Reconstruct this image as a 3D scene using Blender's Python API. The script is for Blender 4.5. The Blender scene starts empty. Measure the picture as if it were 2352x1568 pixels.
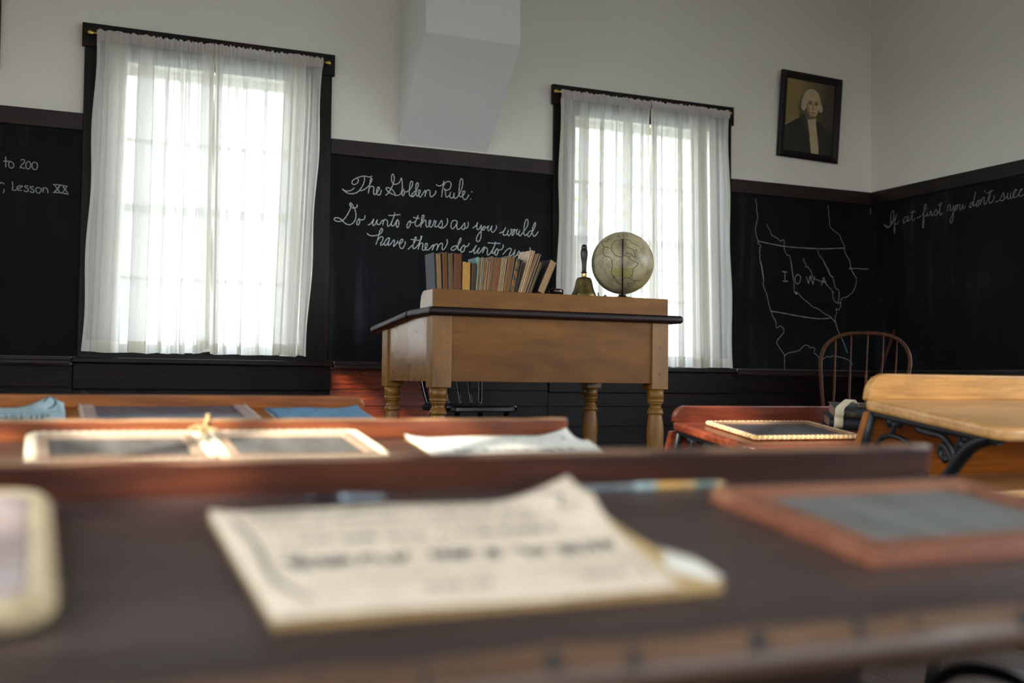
import bpy, bmesh, math, random
from math import pi, sin, cos, tan, radians, atan2, sqrt
from mathutils import Vector, Matrix, Euler
random.seed(11)
SC = bpy.context.scene
COL = SC.collection

# ------------------------------------------------------------------ camera model
FPX = 2520.0
YAW, PITCH, ROLL = radians(23.55), radians(2.062), radians(.656)
CZ = .76
_f = Vector((sin(YAW)*cos(PITCH), cos(YAW)*cos(PITCH), sin(PITCH)))
_r0 = Vector((cos(YAW), -sin(YAW), 0)); _u0 = _r0.cross(_f)
_r = cos(ROLL)*_r0 + sin(ROLL)*_u0
_u = -sin(ROLL)*_r0 + cos(ROLL)*_u0
CAM = Vector((0, 0, CZ))
def ray(px, py): return _r*((px-1176)/FPX) - _u*((py-784)/FPX) + _f
def onY(px, py, Y): d = ray(px, py); return CAM + d*(Y/d.y)
def onX(px, py, X): d = ray(px, py); return CAM + d*(X/d.x)

# ------------------------------------------------------------------ mesh builder
class MB:
    def __init__(s): s.v = []; s.f = []; s.sm = []
    def add(s, verts, faces, smooth=False):
        o = len(s.v); s.v += [tuple(v) for v in verts]
        for f in faces: s.f.append([i+o for i in f]); s.sm.append(smooth)
        return s
    def box(s, x0, x1, y0, y1, z0, z1):
        v = [(x0,y0,z0),(x1,y0,z0),(x1,y1,z0),(x0,y1,z0),(x0,y0,z1),(x1,y0,z1),(x1,y1,z1),(x0,y1,z1)]
        return s.add(v, [(0,3,2,1),(4,5,6,7),(0,1,5,4),(1,2,6,5),(2,3,7,6),(3,0,4,7)])
    def hexa(s, lo, hi):     # two matching rings of points
        n = len(lo); v = list(lo)+list(hi)
        fs = [tuple(range(n-1,-1,-1)), tuple(range(n,2*n))]
        fs += [(i,(i+1)%n,n+(i+1)%n,n+i) for i in range(n)]
        return s.add(v, fs)
    def lathe(s, prof, c=(0,0,0), n=24, cap=True, M=None):
        vs = []; fs = []
        for r, z in prof:
            for k in range(n):
                a = 2*pi*k/n; p = Vector((r*cos(a), r*sin(a), z))
                if M: p = M @ p
                vs.append((p.x+c[0], p.y+c[1], p.z+c[2]))
        m = len(prof)
        for i in range(m-1):
            for k in range(n):
                k2 = (k+1) % n
                fs.append((i*n+k, i*n+k2, (i+1)*n+k2, (i+1)*n+k))
        s.add(vs, fs, True)
        if cap:
            o = len(s.v)-len(vs)
            s.f.append([o+k for k in range(n-1,-1,-1)]); s.sm.append(False)
            s.f.append([o+(m-1)*n+k for k in range(n)]); s.sm.append(False)
        return s
    def sweep(s, path, r, n=8, sq=None, caps=True, smooth=True):
        P = [Vector(p) for p in path]
        m = len(P)
        if not hasattr(r, '__len__'): r = [r]*m
        T = []
        for i in range(m):
            t = (P[min(i+1,m-1)]-P[max(i-1,0)])
            T.append(t.normalized() if t.length > 1e-9 else Vector((0,0,1)))
        a = Vector((0,0,1)) if abs(T[0].z) < .9 else Vector((1,0,0))
        N = (a - T[0]*a.dot(T[0])).normalized()
        vs = []; fs = []
        for i in range(m):
            N = (N - T[i]*N.dot(T[i]))
            N = N.normalized() if N.length > 1e-6 else Vector((1,0,0))
            B = T[i].cross(N)
            for k in range(n):
                an = 2*pi*(k+.5)/n
                ca, sa = cos(an), sin(an)
                if sq: ca *= sq[0]; sa *= sq[1]
                vs.append(P[i] + N*(r[i]*ca) + B*(r[i]*sa))
        for i in range(m-1):
            for k in range(n):
                k2 = (k+1) % n
                fs.append((i*n+k, i*n+k2, (i+1)*n+k2, (i+1)*n+k))
        if caps: fs += [tuple(range(n-1,-1,-1)), tuple((m-1)*n+k for k in range(n))]
        return s.add(vs, fs, smooth)
    def ball(s, c, r, nu=16, nv=10, sc=(1,1,1)):
        vs = []; fs = []
        for i in range(nv+1):
            t = pi*i/nv
            for k in range(nu):
                a = 2*pi*k/nu
                vs.append((c[0]+r*sc[0]*sin(t)*cos(a), c[1]+r*sc[1]*sin(t)*sin(a), c[2]+r*sc[2]*cos(t)))
        for i in range(nv):
            for k in range(nu):
                k2 = (k+1) % nu
                fs.append((i*nu+k, (i+1)*nu+k, (i+1)*nu+k2, i*nu+k2))
        return s.add(vs, fs, True)
    def grid(s, fn, nu, nv, smooth=True):
        vs = [fn(i/nu, j/nv) for j in range(nv+1) for i in range(nu+1)]
        w = nu+1
        fs = [(j*w+i, j*w+i+1, (j+1)*w+i+1, (j+1)*w+i) for j in range(nv) for i in range(nu)]
        return s.add(vs, fs, smooth)
    def ring(s, outer, inner, z0, z1, ch=0.0):   # frame with a hole; outer/inner matching xy lists
        n = len(outer)
        def off(P, Q, d): return [((p[0]+(q[0]-p[0])*d), (p[1]+(q[1]-p[1])*d)) for p, q in zip(P, Q)]
        o2 = off(outer, inner, ch) if ch else outer
        L = [[(x,y,z0) for x,y in inner], [(x,y,z0) for x,y in outer], [(x,y,z0+(z1-z0)*(.7 if ch else 1)) for x,y in outer]]
        if ch: L.append([(x,y,z1) for x,y in o2])
        L.append([(x,y,z1) for x,y in inner])
        vs = [p for l in L for p in l]; m = len(L); fs = []
        for i in range(m):
            for k in range(n):
                k2 = (k+1) % n; a = i*n; b = ((i+1) % m)*n
                fs.append((a+k, a+k2, b+k2, b+k))
        return s.add(vs, fs)
    def build(s, name, mat, parent=None, bevel=0, seg=2, shade=False, recalc=True, solid=0):
        me = bpy.data.meshes.new(name); me.from_pydata(s.v, [], s.f)
        me.polygons.foreach_set('use_smooth', [True]*len(s.f) if shade else s.sm)
        if recalc:
            bm = bmesh.new(); bm.from_mesh(me)
            bmesh.ops.recalc_face_normals(bm, faces=bm.faces); bm.to_mesh(me); bm.free()
        me.materials.append(mat); me.update()
        o = bpy.data.objects.new(name, me); COL.objects.link(o)
        if parent: o.parent = parent
        if solid:
            md = o.modifiers.new('solid', 'SOLIDIFY'); md.thickness = solid; md.offset = 0
        if bevel:
            md = o.modifiers.new('bevel', 'BEVEL'); md.width = bevel; md.segments = seg
            md.limit_method = 'ANGLE'; md.angle_limit = radians(35); md.harden_normals = False
        return o

def tag(o, label=None, cat=None, group=None, kind=None):
    if label: o['label'] = label
    if cat: o['category'] = cat
    if group: o['group'] = group
    if kind: o['kind'] = kind
    return o
def thing(name, label, cat, loc=(0,0,0), rot=(0,0,0), group=None):
    o = bpy.data.objects.new(name, None); COL.objects.link(o)
    o.location = loc; o.rotation_euler = rot; o.empty_display_size = .1
    return tag(o, label, cat, group)
def struct_root(name, loc=(0,0,0), rz=0):
    o = bpy.data.objects.new(name, None); COL.objects.link(o)
    o.location = loc; o.rotation_euler = (0,0,rz); o['kind'] = 'structure'
    return o
def part_label(o, label): o['label'] = label; return o

def rrect(x0, x1, y0, y1, r, n=6):
    pts = []
    for cx, cy, a0 in ((x1-r,y0+r,-pi/2),(x1-r,y1-r,0),(x0+r,y1-r,pi/2),(x0+r,y0+r,pi)):
        for k in range(n+1):
            a = a0 + pi/2*k/n; pts.append((cx+r*cos(a), cy+r*sin(a)))
    return pts
def smooth(pts, k=4, closed=False):
    P = [Vector(p) for p in pts]
    if len(P) < 3: return P
    out = []
    n = len(P)
    for i in range(n-1):
        p0 = P[max(i-1,0)]; p1 = P[i]; p2 = P[i+1]; p3 = P[min(i+2,n-1)]
        for j in range(k):
            t = j/k
            out.append(.5*((2*p1)+(p2-p0)*t+(2*p0-5*p1+4*p2-p3)*t*t+(3*p1-p0-3*p2+p3)*t**3))
    out.append(P[-1])
    return out

# ------------------------------------------------------------------ materials
def lin(c):
    def g(v):
        v /= 255.
        return v/12.92 if v <= .04045 else ((v+.055)/1.055)**2.4
    return (g(c[0]), g(c[1]), g(c[2]), 1)
def newmat(name):
    m = bpy.data.materials.new(name); m.use_nodes = True
    nt = m.node_tree; b = nt.nodes['Principled BSDF']
    return m, nt, b, nt.nodes.new, nt.links.new
def coords(nt, scale=(1,1,1), kind='Object'):
    tc = nt.nodes.new('ShaderNodeTexCoord'); mp = nt.nodes.new('ShaderNodeMapping')
    mp.inputs['Scale'].default_value = scale
    nt.links.new(tc.outputs[kind], mp.inputs['Vector']); return mp.outputs['Vector']
def noise(nt, vec, scale, detail=4, rough=.55, dist=0):
    n = nt.nodes.new('ShaderNodeTexNoise'); n.inputs['Scale'].default_value = scale
    n.inputs['Detail'].default_value = detail; n.inputs['Roughness'].default_value = rough
    n.inputs['Distortion'].default_value = dist
    nt.links.new(vec, n.inputs['Vector']); return n.outputs['Fac']
def ramp(nt, fac, stops):
    r = nt.nodes.new('ShaderNodeValToRGB'); e = r.color_ramp.elements
    while len(e) < len(stops): e.new(.5)
    for el, (p, c) in zip(e, stops): el.position = p; el.color = c
    nt.links.new(fac, r.inputs['Fac']); return r.outputs['Color']
def mixc(nt, fac, a, b, mode='MIX'):
    m = nt.nodes.new('ShaderNodeMix'); m.data_type = 'RGBA'; m.blend_type = mode
    for sock, v in ((m.inputs[0], fac), (m.inputs[6], a), (m.inputs[7], b)):
        if hasattr(v, 'is_linked') or hasattr(v, 'links'): nt.links.new(v, sock)
        else: sock.default_value = v
    return m.outputs[2]
def bump(nt, b, h, strength, dist=.002):
    n = nt.nodes.new('ShaderNodeBump'); n.inputs['Strength'].default_value = strength
    n.inputs['Distance'].default_value = dist
    nt.links.new(h, n.inputs['Height']); nt.links.new(n.outputs['Normal'], b.inputs['Normal'])

def wood(name, dark, mid, light, axis=0, scale=6, rough=.4, grain=.25, wear=None, wearamt=.62, spec=.5, stretch=14, fine=.75):
    m, nt, b, N, L = newmat(name)
    s = [1,1,1]; s = [x*stretch if i != axis else x for i, x in enumerate(s)]
    v = coords(nt, tuple(s))
    n1 = noise(nt, v, scale*.35, 5, .6, 1.2)
    n2 = noise(nt, v, scale*2.6, 3, .6)
    v2 = coords(nt, (1,1,1)); big = noise(nt, v2, 5, 4, .6)
    col = ramp(nt, n1, [(.3, lin(dark)), (.52, lin(mid)), (.75, lin(light))])
    finev = fine; finec = ramp(nt, n2, [(.35, (.62,.62,.62,1)), (.62, (1,1,1,1))])
    col = mixc(nt, finev, col, finec, 'MULTIPLY')
    blot = ramp(nt, big, [(.35, (.7,.7,.7,1)), (.65, (1.0,1.0,1.0,1))])
    col = mixc(nt, .7, col, blot, 'MULTIPLY')
    if wear:
        w = noise(nt, coords(nt, (3,3,3)), 9, 8, .75)
        wf = ramp(nt, w, [(wearamt, (0,0,0,1)), (wearamt+.07, (1,1,1,1))])
        col = mixc(nt, wf, col, lin(wear))
    L(col, b.inputs['Base Color'])
    rr = nt.nodes.new('ShaderNodeMapRange'); rr.inputs[3].default_value = rough-.08; rr.inputs[4].default_value = rough+.14
    L(big, rr.inputs[0]); L(rr.outputs[0], b.inputs['Roughness'])
    b.inputs['Specular IOR Level'].default_value = spec
    bump(nt, b, n2, grain, .0015)
    return m
def plain(name, c, rough=.6, metal=0, var=.12, scale=30, bumpv=.1, spec=.5):
    m, nt, b, N, L = newmat(name)
    v = coords(nt); n = noise(nt, v, scale, 5)
    k = ramp(nt, n, [(.3, (1-var*2,)*3+(1,)), (.7, (1,1,1,1))])
    L(mixc(nt, 1.0, lin(c), k, 'MULTIPLY'), b.inputs['Base Color'])
    b.inputs['Roughness'].default_value = rough; b.inputs['Metallic'].default_value = metal
    b.inputs['Specular IOR Level'].default_value = spec
    if bumpv: bump(nt, b, n, bumpv, .001)
    return m
# ------------------------------------------------------------------ material library
M = {}
M['wall'] = plain('painted_plaster', (228,222,211), .85, 0, .02, 60, .04, .3)
M['chimney'] = plain('chimney_plaster', (222,220,216), .85, 0, .02, 60, .04, .3)
M['ceiling'] = plain('ceiling_plaster', (226,223,216), .9, 0, .02, 40, .04, .3)
M['trim'] = wood('dark_stained_trim', (14,9,8), (22,14,11), (52,30,22), 0, 5, .42, .2, spec=.2)
M['trim_z'] = wood('dark_stained_upright', (14,9,8), (22,14,11), (50,30,22), 2, 5, .42, .2, spec=.2)
M['rail'] = wood('reddish_brown_rail', (20,11,9), (36,19,15), (54,27,20), 0, 5, .5, .2, spec=.35)
M['wains'] = wood('varnished_wainscot', (44,15,7), (98,36,14), (150,60,26), 0, 7, .26, .5)  # sunlight put into the wood colour: redder and brighter than the other panels
M['floor'] = wood('floor_boards', (58,42,32), (80,60,46), (104,80,62), 1, 5, .5, .3)
M['platform'] = wood('platform_boards', (50,22,14), (84,36,22), (110,50,30), 0, 5, .45, .3)
M['cream'] = plain('cream_sash_paint', (226,220,200), .5, 0, .03, 30, .03)
M['brass'] = plain('polished_brass', (214,178,98), .22, 1, .08, 40, .02)
M['iron'] = plain('black_cast_iron', (14,15,18), .42, .0, .2, 60, .25, .4)
M['black_paint'] = plain('black_chair_paint', (17,16,16), .22, 0, .2, 20, .1, .6)

def chalkboard():
    m, nt, b, N, L = newmat('slate_blackboard')
    v = coords(nt, (5,5,.35)); n1 = noise(nt, v, 2.2, 6, .6)
    v2 = coords(nt, (1,1,1)); n2 = noise(nt, v2, 1.6, 5, .6)
    mul = nt.nodes.new('ShaderNodeMath'); mul.operation = 'MULTIPLY'
    L(n1, mul.inputs[0]); L(n2, mul.inputs[1])
    col = ramp(nt, mul.outputs[0], [(.16, lin((13,13,15))), (.30, lin((20,20,23))), (.46, lin((44,45,51)))])
    L(col, b.inputs['Base Color']); b.inputs['Roughness'].default_value = .72
    b.inputs['Specular IOR Level'].default_value = .12
    return m
M['board'] = chalkboard()
def chalk(name, c, lo):
    m, nt, b, N, L = newmat(name)
    n = noise(nt, coords(nt), 260, 3, .7)
    L(ramp(nt, n, [(.35, lin(tuple(x*lo for x in c))), (.6, lin(c))]), b.inputs['Base Color'])
    b.inputs['Roughness'].default_value = 1; b.inputs['Specular IOR Level'].default_value = 0
    return m
M['chalk'] = chalk('white_chalk', (205,206,206), .78)
M['chalk_dim'] = chalk('faint_chalk', (140,142,146), .72)
M['chalk_mid'] = chalk('soft_chalk', (158,160,162), .72)

def sheer(name, alpha, c):
    m, nt, b, N, L = newmat(name)
    nt.nodes.remove(b)
    out = nt.nodes['Material Output']
    tr = N('ShaderNodeBsdfTransparent'); df = N('ShaderNodeBsdfDiffuse'); tl = N('ShaderNodeBsdfTranslucent')
    df.inputs['Color'].default_value = lin(c); tl.inputs['Color'].default_value = lin(c)
    mx = N('ShaderNodeMixShader'); mx.inputs[0].default_value = .5
    L(df.outputs[0], mx.inputs[1]); L(tl.outputs[0], mx.inputs[2])
    v = coords(nt, (420,420,420)); n = noise(nt, v, 1, 2)
    v3 = coords(nt, (60,60,4)); n3 = noise(nt, v3, 3, 3)
    ad = N('ShaderNodeMath'); ad.operation = 'ADD'; L(n, ad.inputs[0]); L(n3, ad.inputs[1])
    mr = N('ShaderNodeMapRange'); mr.inputs[1].default_value = .7; mr.inputs[2].default_value = 1.3
    mr.inputs[3].default_value = alpha-.07; mr.inputs[4].default_value = alpha+.07
    L(ad.outputs[0], mr.inputs[0])
    m2 = N('ShaderNodeMixShader'); L(mr.outputs[0], m2.inputs[0])
    L(tr.outputs[0], m2.inputs[1]); L(mx.outputs[0], m2.inputs[2]); L(m2.outputs[0], out.inputs['Surface'])
    return m
M['sheer'] = sheer('sheer_cotton', .69, (230,227,220))
M['sheer_hem'] = sheer('doubled_cotton_hem', .88, (230,226,215))
M['sheer_head'] = sheer('gathered_cotton_heading', .95, (228,220,214))

def windowglass():
    m, nt, b, N, L = newmat('window_glass'); nt.nodes.remove(b)
    tr = N('ShaderNodeBsdfTransparent'); tr.inputs['Color'].default_value = (.95,.97,.98,1)
    gl = N('ShaderNodeBsdfGlossy'); gl.inputs['Roughness'].default_value = .03
    mx = N('ShaderNodeMixShader'); mx.inputs[0].default_value = .045; L(tr.outputs[0], mx.inputs[1]); L(gl.outputs[0], mx.inputs[2])
    L(mx.outputs[0], nt.nodes['Material Output'].inputs['Surface']); return m
M['glass'] = windowglass()

# ------------------------------------------------------------------ room shell
XL, XR, YB, YF, ZC = -.92, 5.70, -5.2, 6.40, 3.655
WT = .22
def wall_with_holes(name, axis, pos, out, a0, a1, holes, mat):
    """axis 'Y': wall plane at y=pos, runs along x; axis 'X': plane at x=pos, runs along y. holes=(lo,hi,z0,z1)"""
    mb = MB(); p0, p1 = sorted((pos, pos+out*WT))
    def blk(a, b, z0, z1):
        if axis == 'Y': mb.box(a, b, p0, p1, z0, z1)
        else: mb.box(p0, p1, a, b, z0, z1)
    cur = a0
    for lo, hi, z0, z1 in sorted(holes):
        blk(cur, lo, -.02, ZC+.1); blk(lo, hi, -.02, z0); blk(lo, hi, z1, ZC+.1); cur = hi
    blk(cur, a1, -.02, ZC+.1)
    o = mb.build(name, mat); o['kind'] = 'structure'; return o
HW = .55         # half width of a window opening
ZS, ZH = .865, 2.535
front_c = (.9025, 3.7475)
left_c = (3.72, .2, -1.95, -4.45)
right_c = (3.35, 1.9, .35, -1.2, -2.75, -4.3)
back_c = (.35, 2.39, 4.43)  # unseen rear windows, added to fill the room with more light
wall_with_holes('wall_front', 'Y', YF, 1, XL-WT, XR+WT, [(c-HW, c+HW, ZS, ZH) for c in front_c], M['wall'])
wall_with_holes('wall_left', 'X', XL, -1, YB, YF, [(c-HW, c+HW, ZS, ZH) for c in left_c], M['wall'])
wall_with_holes('wall_right', 'X', XR, 1, YB, YF, [(c-HW, c+HW, ZS, ZH) for c in right_c], M['wall'])
wall_with_holes('wall_back', 'Y', YB, -1, XL-WT, XR+WT, [(c-HW, c+HW, ZS, ZH) for c in back_c], M['wall'])
mb = MB(); w = .135; x = XL; 
while x < XR: mb.box(x+.001, min(x+w, XR)-.001, YB, YF, -.03, 0); x += w
mb.box(XL, XR, YB, YF, -.06, -.028)
mb.build('floor', M['floor'])['kind'] = 'structure'
MB().box(XL-WT, XR+WT, YB-WT, YF+WT, ZC, ZC+.1).build('ceiling', M['ceiling'])['kind'] = 'structure'
# raised teaching platform along the front wall
mb = MB(); y = 4.12
mb.box(.35, XR-.02, 4.12, YF-.045, 0.0, .155)
while y < YF-.05: mb.box(.33, XR-.02, y, min(y+.11, YF-.045)-.002, .155, .18); y += .11
mb.build('floor_platform', M['platform'], None, .003)['kind'] = 'structure'
# chimney breast with sloping underside
cx0, cx1 = 2.012, 2.606
pr = [(YF, 2.203), (5.905, 2.752), (5.905, ZC), (YF, ZC)]
MB().hexa([(cx0,y,z) for y,z in pr], [(cx1,y,z) for y,z in pr]).build('wall_chimney', M['chimney'], None, .004)['kind'] = 'structure'

# ------------------------------------------------------------------ windows
def make_window(idx, loc, rz):
    R = struct_root('window_%d' % idx, loc, rz)
    ho = .6875
    # casings
    MB().box(-ho-.015, ho+.015, -.034, -.001, 2.562, 2.69).build('head_casing', M['trim'], R, .004)
    for s in (-1, 1):
        a, b = sorted((s*(HW-.01), s*ho))
        MB().box(a, b, -.024, -.001, .86, 2.562).build('side_casing', M['trim_z'], R, .003)
    MB().box(-HW-.0, HW, -.024, -.001, 2.505, 2.562).build('head_stop', M['trim'], R, .002)
    MB().box(-ho-.03, ho+.03, -.062, .05, .832, .862).build('stool', M['trim'], R, .006)
    MB().box(-HW-.02, HW+.02, -.020, .057, .862, .906).build('sill_board', M['trim'], R, .003)
    mb = MB().box(-ho-.02, ho+.02, -.03, -.001, .69, .832)
    mb.build('apron', M['wains_dark'], R, .004)
    # cream reveals
    mb = MB(); e = .0
    mb.box(-HW+e, -HW+.028, .0, .2, .865, 2.53); mb.box(HW-.028, HW-e, .0, .2, .865, 2.53); mb.box(-HW+.028, HW-.028, 0, .2, 2.508, 2.53)
    mb.build('reveal', M['cream'], R)
    hw = HW-.029
    for name, z0, z1, y0, y1 in (('upper_sash', 1.685, 2.507, .105, .145), ('lower_sash', .880, 1.73, .06, .10)):
        st = .055; mb = MB()
        mb.box(-hw, -hw+st, y0, y1, z0, z1); mb.box(hw-st, hw, y0, y1, z0, z1)
        bt = .045 if name == 'upper_sash' else .062; tp = .043 if name == 'upper_sash' else .045
        mb.box(-hw+st, hw-st, y0, y1, z0, z0+bt); mb.box(-hw+st, hw-st, y0, y1, z1-tp, z1)
        gx0, gx1, gz0, gz1 = -hw+st, hw-st, z0+bt, z1-tp
        for k in (1, 2):
            xx = gx0+(gx1-gx0)*k/3; mb.box(xx-.011, xx+.011, y0+.004, y1-.004, gz0, gz1)
        zz = (gz0+gz1)/2
        for k in range(3):
            a = gx0+(gx1-gx0)*k/3+.0112; b = gx0+(gx1-gx0)*(k+1)/3-.0112
            mb.box(a if k else gx0, b if k < 2 else gx1, y0+.004, y1-.004, zz-.0105, zz+.0105)
        s = mb.build(name, M['cream'], R)
        yy = (y0+y1)/2
        MB().box(gx0-.004, gx1+.004, yy-.0015, yy+.0015, gz0-.004, gz1+.004).build('glass_panes', M['glass'], s)
    # portal guiding daylight sampling through the opening
    ld = bpy.data.lights.new('window_portal', 'AREA'); ld.shape = 'RECTANGLE'; ld.size = 1.1; ld.size_y = 1.67
    lo = bpy.data.objects.new('window_portal_%d' % idx, ld); COL.objects.link(lo)
    ld.cycles.is_portal = True
    Mx = Matrix.Translation(loc) @ Matrix.Rotation(rz, 4, 'Z') @ Matrix.Translation((0, .21, 1.70)) @ Matrix.Rotation(-pi/2, 4, 'X')
    lo.matrix_world = Mx
    return R
M['wains_dark'] = wood('near_black_wainscot', (10,7,6), (20,12,9), (48,22,14), 0, 8, .42, .6, spec=.16)
for i, c in enumerate(front_c): make_window(i+1, (c, YF, 0), 0)
for i, c in enumerate(left_c): make_window(i+3, (XL, c, 0), pi/2)
for i, c in enumerate(right_c): make_window(i+7, (XR, c, 0), -pi/2)
for i, c in enumerate(back_c): make_window(i+13, (c, YB, 0), pi)

# ------------------------------------------------------------------ wainscot below the boards
def wainscot(name, axis, a0, a1, mat, top=.822, rows=((.70,.815),(.60,.697),(.47,.597),(.33,.467),(.185,.327))):
    mb = MB(); zt_ = rows[0][1]+.006
    if axis == 'F': mb.box(a0, a1, YF-.010, YF-.0005, .182, zt_)
    elif axis == 'R': mb.box(XR-.010, XR-.0005, a0, a1, .182, zt_)
    for z0, z1 in rows:
        if axis == 'F': mb.box(a0, a1, YF-.018, YF-.001, z0, z1-.003)
        elif axis == 'R': mb.box(XR-.018, XR-.001, a0, a1, z0, z1-.003)
        else: mb.box(XL+.001, XL+.018, a0, a1, z0, z1-.003)
    o = mb.build(name, mat, None, .003); o['kind'] = 'structure'; return o
wainscot('trim_1', 'F', XL+.02, .1945, M['wains_dark'])
wainscot('trim_2', 'F', 1.6105, 2.30, M['wains'])
wainscot('trim_3', 'F', 2.3005, 3.0395, M['wains_dark'])
wainscot('trim_4', 'F', 4.4555, XR-.02, M['wains_dark'])
low = ((.60,.688),(.47,.597),(.33,.467),(.185,.327))
wainscot('trim_5', 'F', .195, 1.610, M['wains_dark'], rows=low)
wainscot('trim_6', 'F', 3.040, 4.455, M['wains_dark'], rows=low)
wainscot('trim_7', 'R', 2.65, YF-.02, M['wains_dark'])
MB().box(XL+.001, XL+.02, YB+.01, YF-.02, .01, .82).build('trim_8', M['wains_dark'])['kind'] = 'structure'

# ------------------------------------------------------------------ blackboards
def ribbon(mb, pts, w, P, nrm):
    """chalk stroke: pts are 3D points on the board, nrm the board normal"""
    Q = [p for i, p in enumerate(pts) if i == 0 or (p-pts[i-1]).length > 1e-5]
    if len(Q) < 2: return
    vs = []
    for i, p in enumerate(Q):
        t = (Q[min(i+1,len(Q)-1)]-Q[max(i-1,0)]).normalized()
        s = t.cross(nrm).normalized()*(w*(.5+.14*sin(i*1.9+p.x*70)))
        vs += [p+s+nrm*P, p-s+nrm*P]
    mb.add(vs, [(2*i,2*i+1,2*i+3,2*i+2) for i in range(len(Q)-1)])
class Chalk:
    def __init__(s, plane, pos, w): s.plane, s.pos, s.w, s.mb, s.lv = plane, pos, w, MB(), 0
    def map(s, px, py):
        return onY(px, py, s.pos) if s.plane == 'Y' else onX(px, py, s.pos)
    def word(s, ox, oy, sc, strokes, w=1, k=4):
        n = Vector((0,-1,0)) if s.plane == 'Y' else Vector((-1,0,0))
        for st in strokes:
            pts = [Vector((ox+a/sc, oy+b/sc, 0)) for a, b in st]
            pts = smooth(pts, k)
            s.lv = (s.lv+1) % 5
            ribbon(s.mb, [s.map(p.x, p.y) for p in pts], s.w*w, .0006+.00012*s.lv, n)
    def dot(s, px, py, r):
        n = Vector((0,-1,0)) if s.plane == 'Y' else Vector((-1,0,0))
        c = s.map(px, py)
        ax = Vector((1,0,0)) if s.plane == 'Y' else Vector((0,1,0))
        vs = [c+n*.0015+ax*(r*cos(a))+Vector((0,0,r*sin(a))) for a in [2*pi*i/10 for i in range(10)]]
        s.mb.add(vs, [tuple(range(10))])
def blackboard(label, axis, a0, a1):
    if axis == 'F':
        R = thing('blackboard', label, 'blackboard', (0,0,0))
        MB().box(a0, a1, YF-.012, YF-.001, .865, 2.10).build('slate_surface', M['board'], R)
        MB().box(a0, a1, YF-.030, YF-.001, 2.096, 2.19).build('top_rail', M['rail'], R, .004)
        t0, t1 = a0+(.031 if a0 > 0 else 0), a1-(.031 if a1 < 5 else .08)
        mb = MB().box(t0, t1, YF-.075, YF-.001, .824, .844).box(t0, t1, YF-.075, YF-.062, .844, .862)
        mb.build('chalk_tray', M['rail'], R, .003)
    else:
        R = thing('blackboard', label, 'blackboard', (0,0,0))
        MB().box(XR-.012, XR-.001, a0, YF-.0125, .865, 2.10).build('slate_surface', M['board'], R)
        MB().box(XR-.030, XR-.001, a0, a1, 2.096, 2.19).build('top_rail', M['trim_y'], R, .004)
        mb = MB().box(XR-.075, XR-.001, a0, a1, .824, .844).box(XR-.075, XR-.062, a0, a1, .844, .862)
        mb.build('chalk_tray', M['trim_y'], R, .003)
    return R
M['trim_y'] = wood('dark_stained_side_trim', (14,9,8), (22,14,11), (50,29,21), 1, 5, .42, .2, spec=.35)
BL = blackboard('blackboard at the far left, beyond the left window, chalked with a lesson number', 'F', XL+.03, .2145)
BM = blackboard('blackboard between the two windows with the cursive golden rule', 'F', 1.5905, 3.0595)
BR = blackboard('blackboard with a chalk map of Iowa right of the globe', 'F', 4.4355, XR-.001)
BS = blackboard('blackboard on the right side wall with one cursive chalk line', 'R', 4.07, YF-.03)
# ------------------------------------------------------------------ chalk writing (hand strokes)
A = [[(85,640),(180,700),(280,712),(380,690),(460,640),(495,600)],
 [(830,235),(840,320),(820,420),(770,540),(690,660),(620,735),(520,785),(400,805),(290,790),(180,725),(85,640)],
 [(600,275),(630,340),(610,420),(540,480),(480,495),(430,470),(415,420),(450,350),(560,285),(700,230),(830,210),(920,225),(1000,245),(1060,230),(1075,200)],
 [(640,685),(730,700),(850,650),(950,565),(990,525),(1040,450),(1080,360),(1085,300),(1070,285),(1045,310),(1025,400),(1000,560),(965,800)],
 [(990,640),(1005,600),(1050,560),(1100,550),(1145,580),(1150,660),(1140,760),(1160,830),(1200,825),(1245,780),(1300,700),(1340,620),(1320,580),(1290,590),(1260,650),(1245,740),(1255,810),(1310,845),(1370,820),(1390,740),(1410,680)],
 [(1540,838),(1600,820),(1700,690),(1780,530),(1830,380),(1840,260),(1815,160),(1790,145),(1760,180),(1745,280),(1760,400),(1810,470),(1880,487),(1960,460),(2030,390),(2078,265)],
 [(2078,265),(2105,400),(2112,560),(2090,720),(2040,820),(1950,857),(1850,845),(1720,790),(1610,710),(1565,640),(1585,600),(1650,605),(1750,650),(1830,740),(1890,880)],
 [(2160,635),(2120,730),(2100,820),(2130,868),(2165,830),(2185,740),(2160,640),(2185,715),(2240,745),(2300,715),(2345,680)]]
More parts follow.
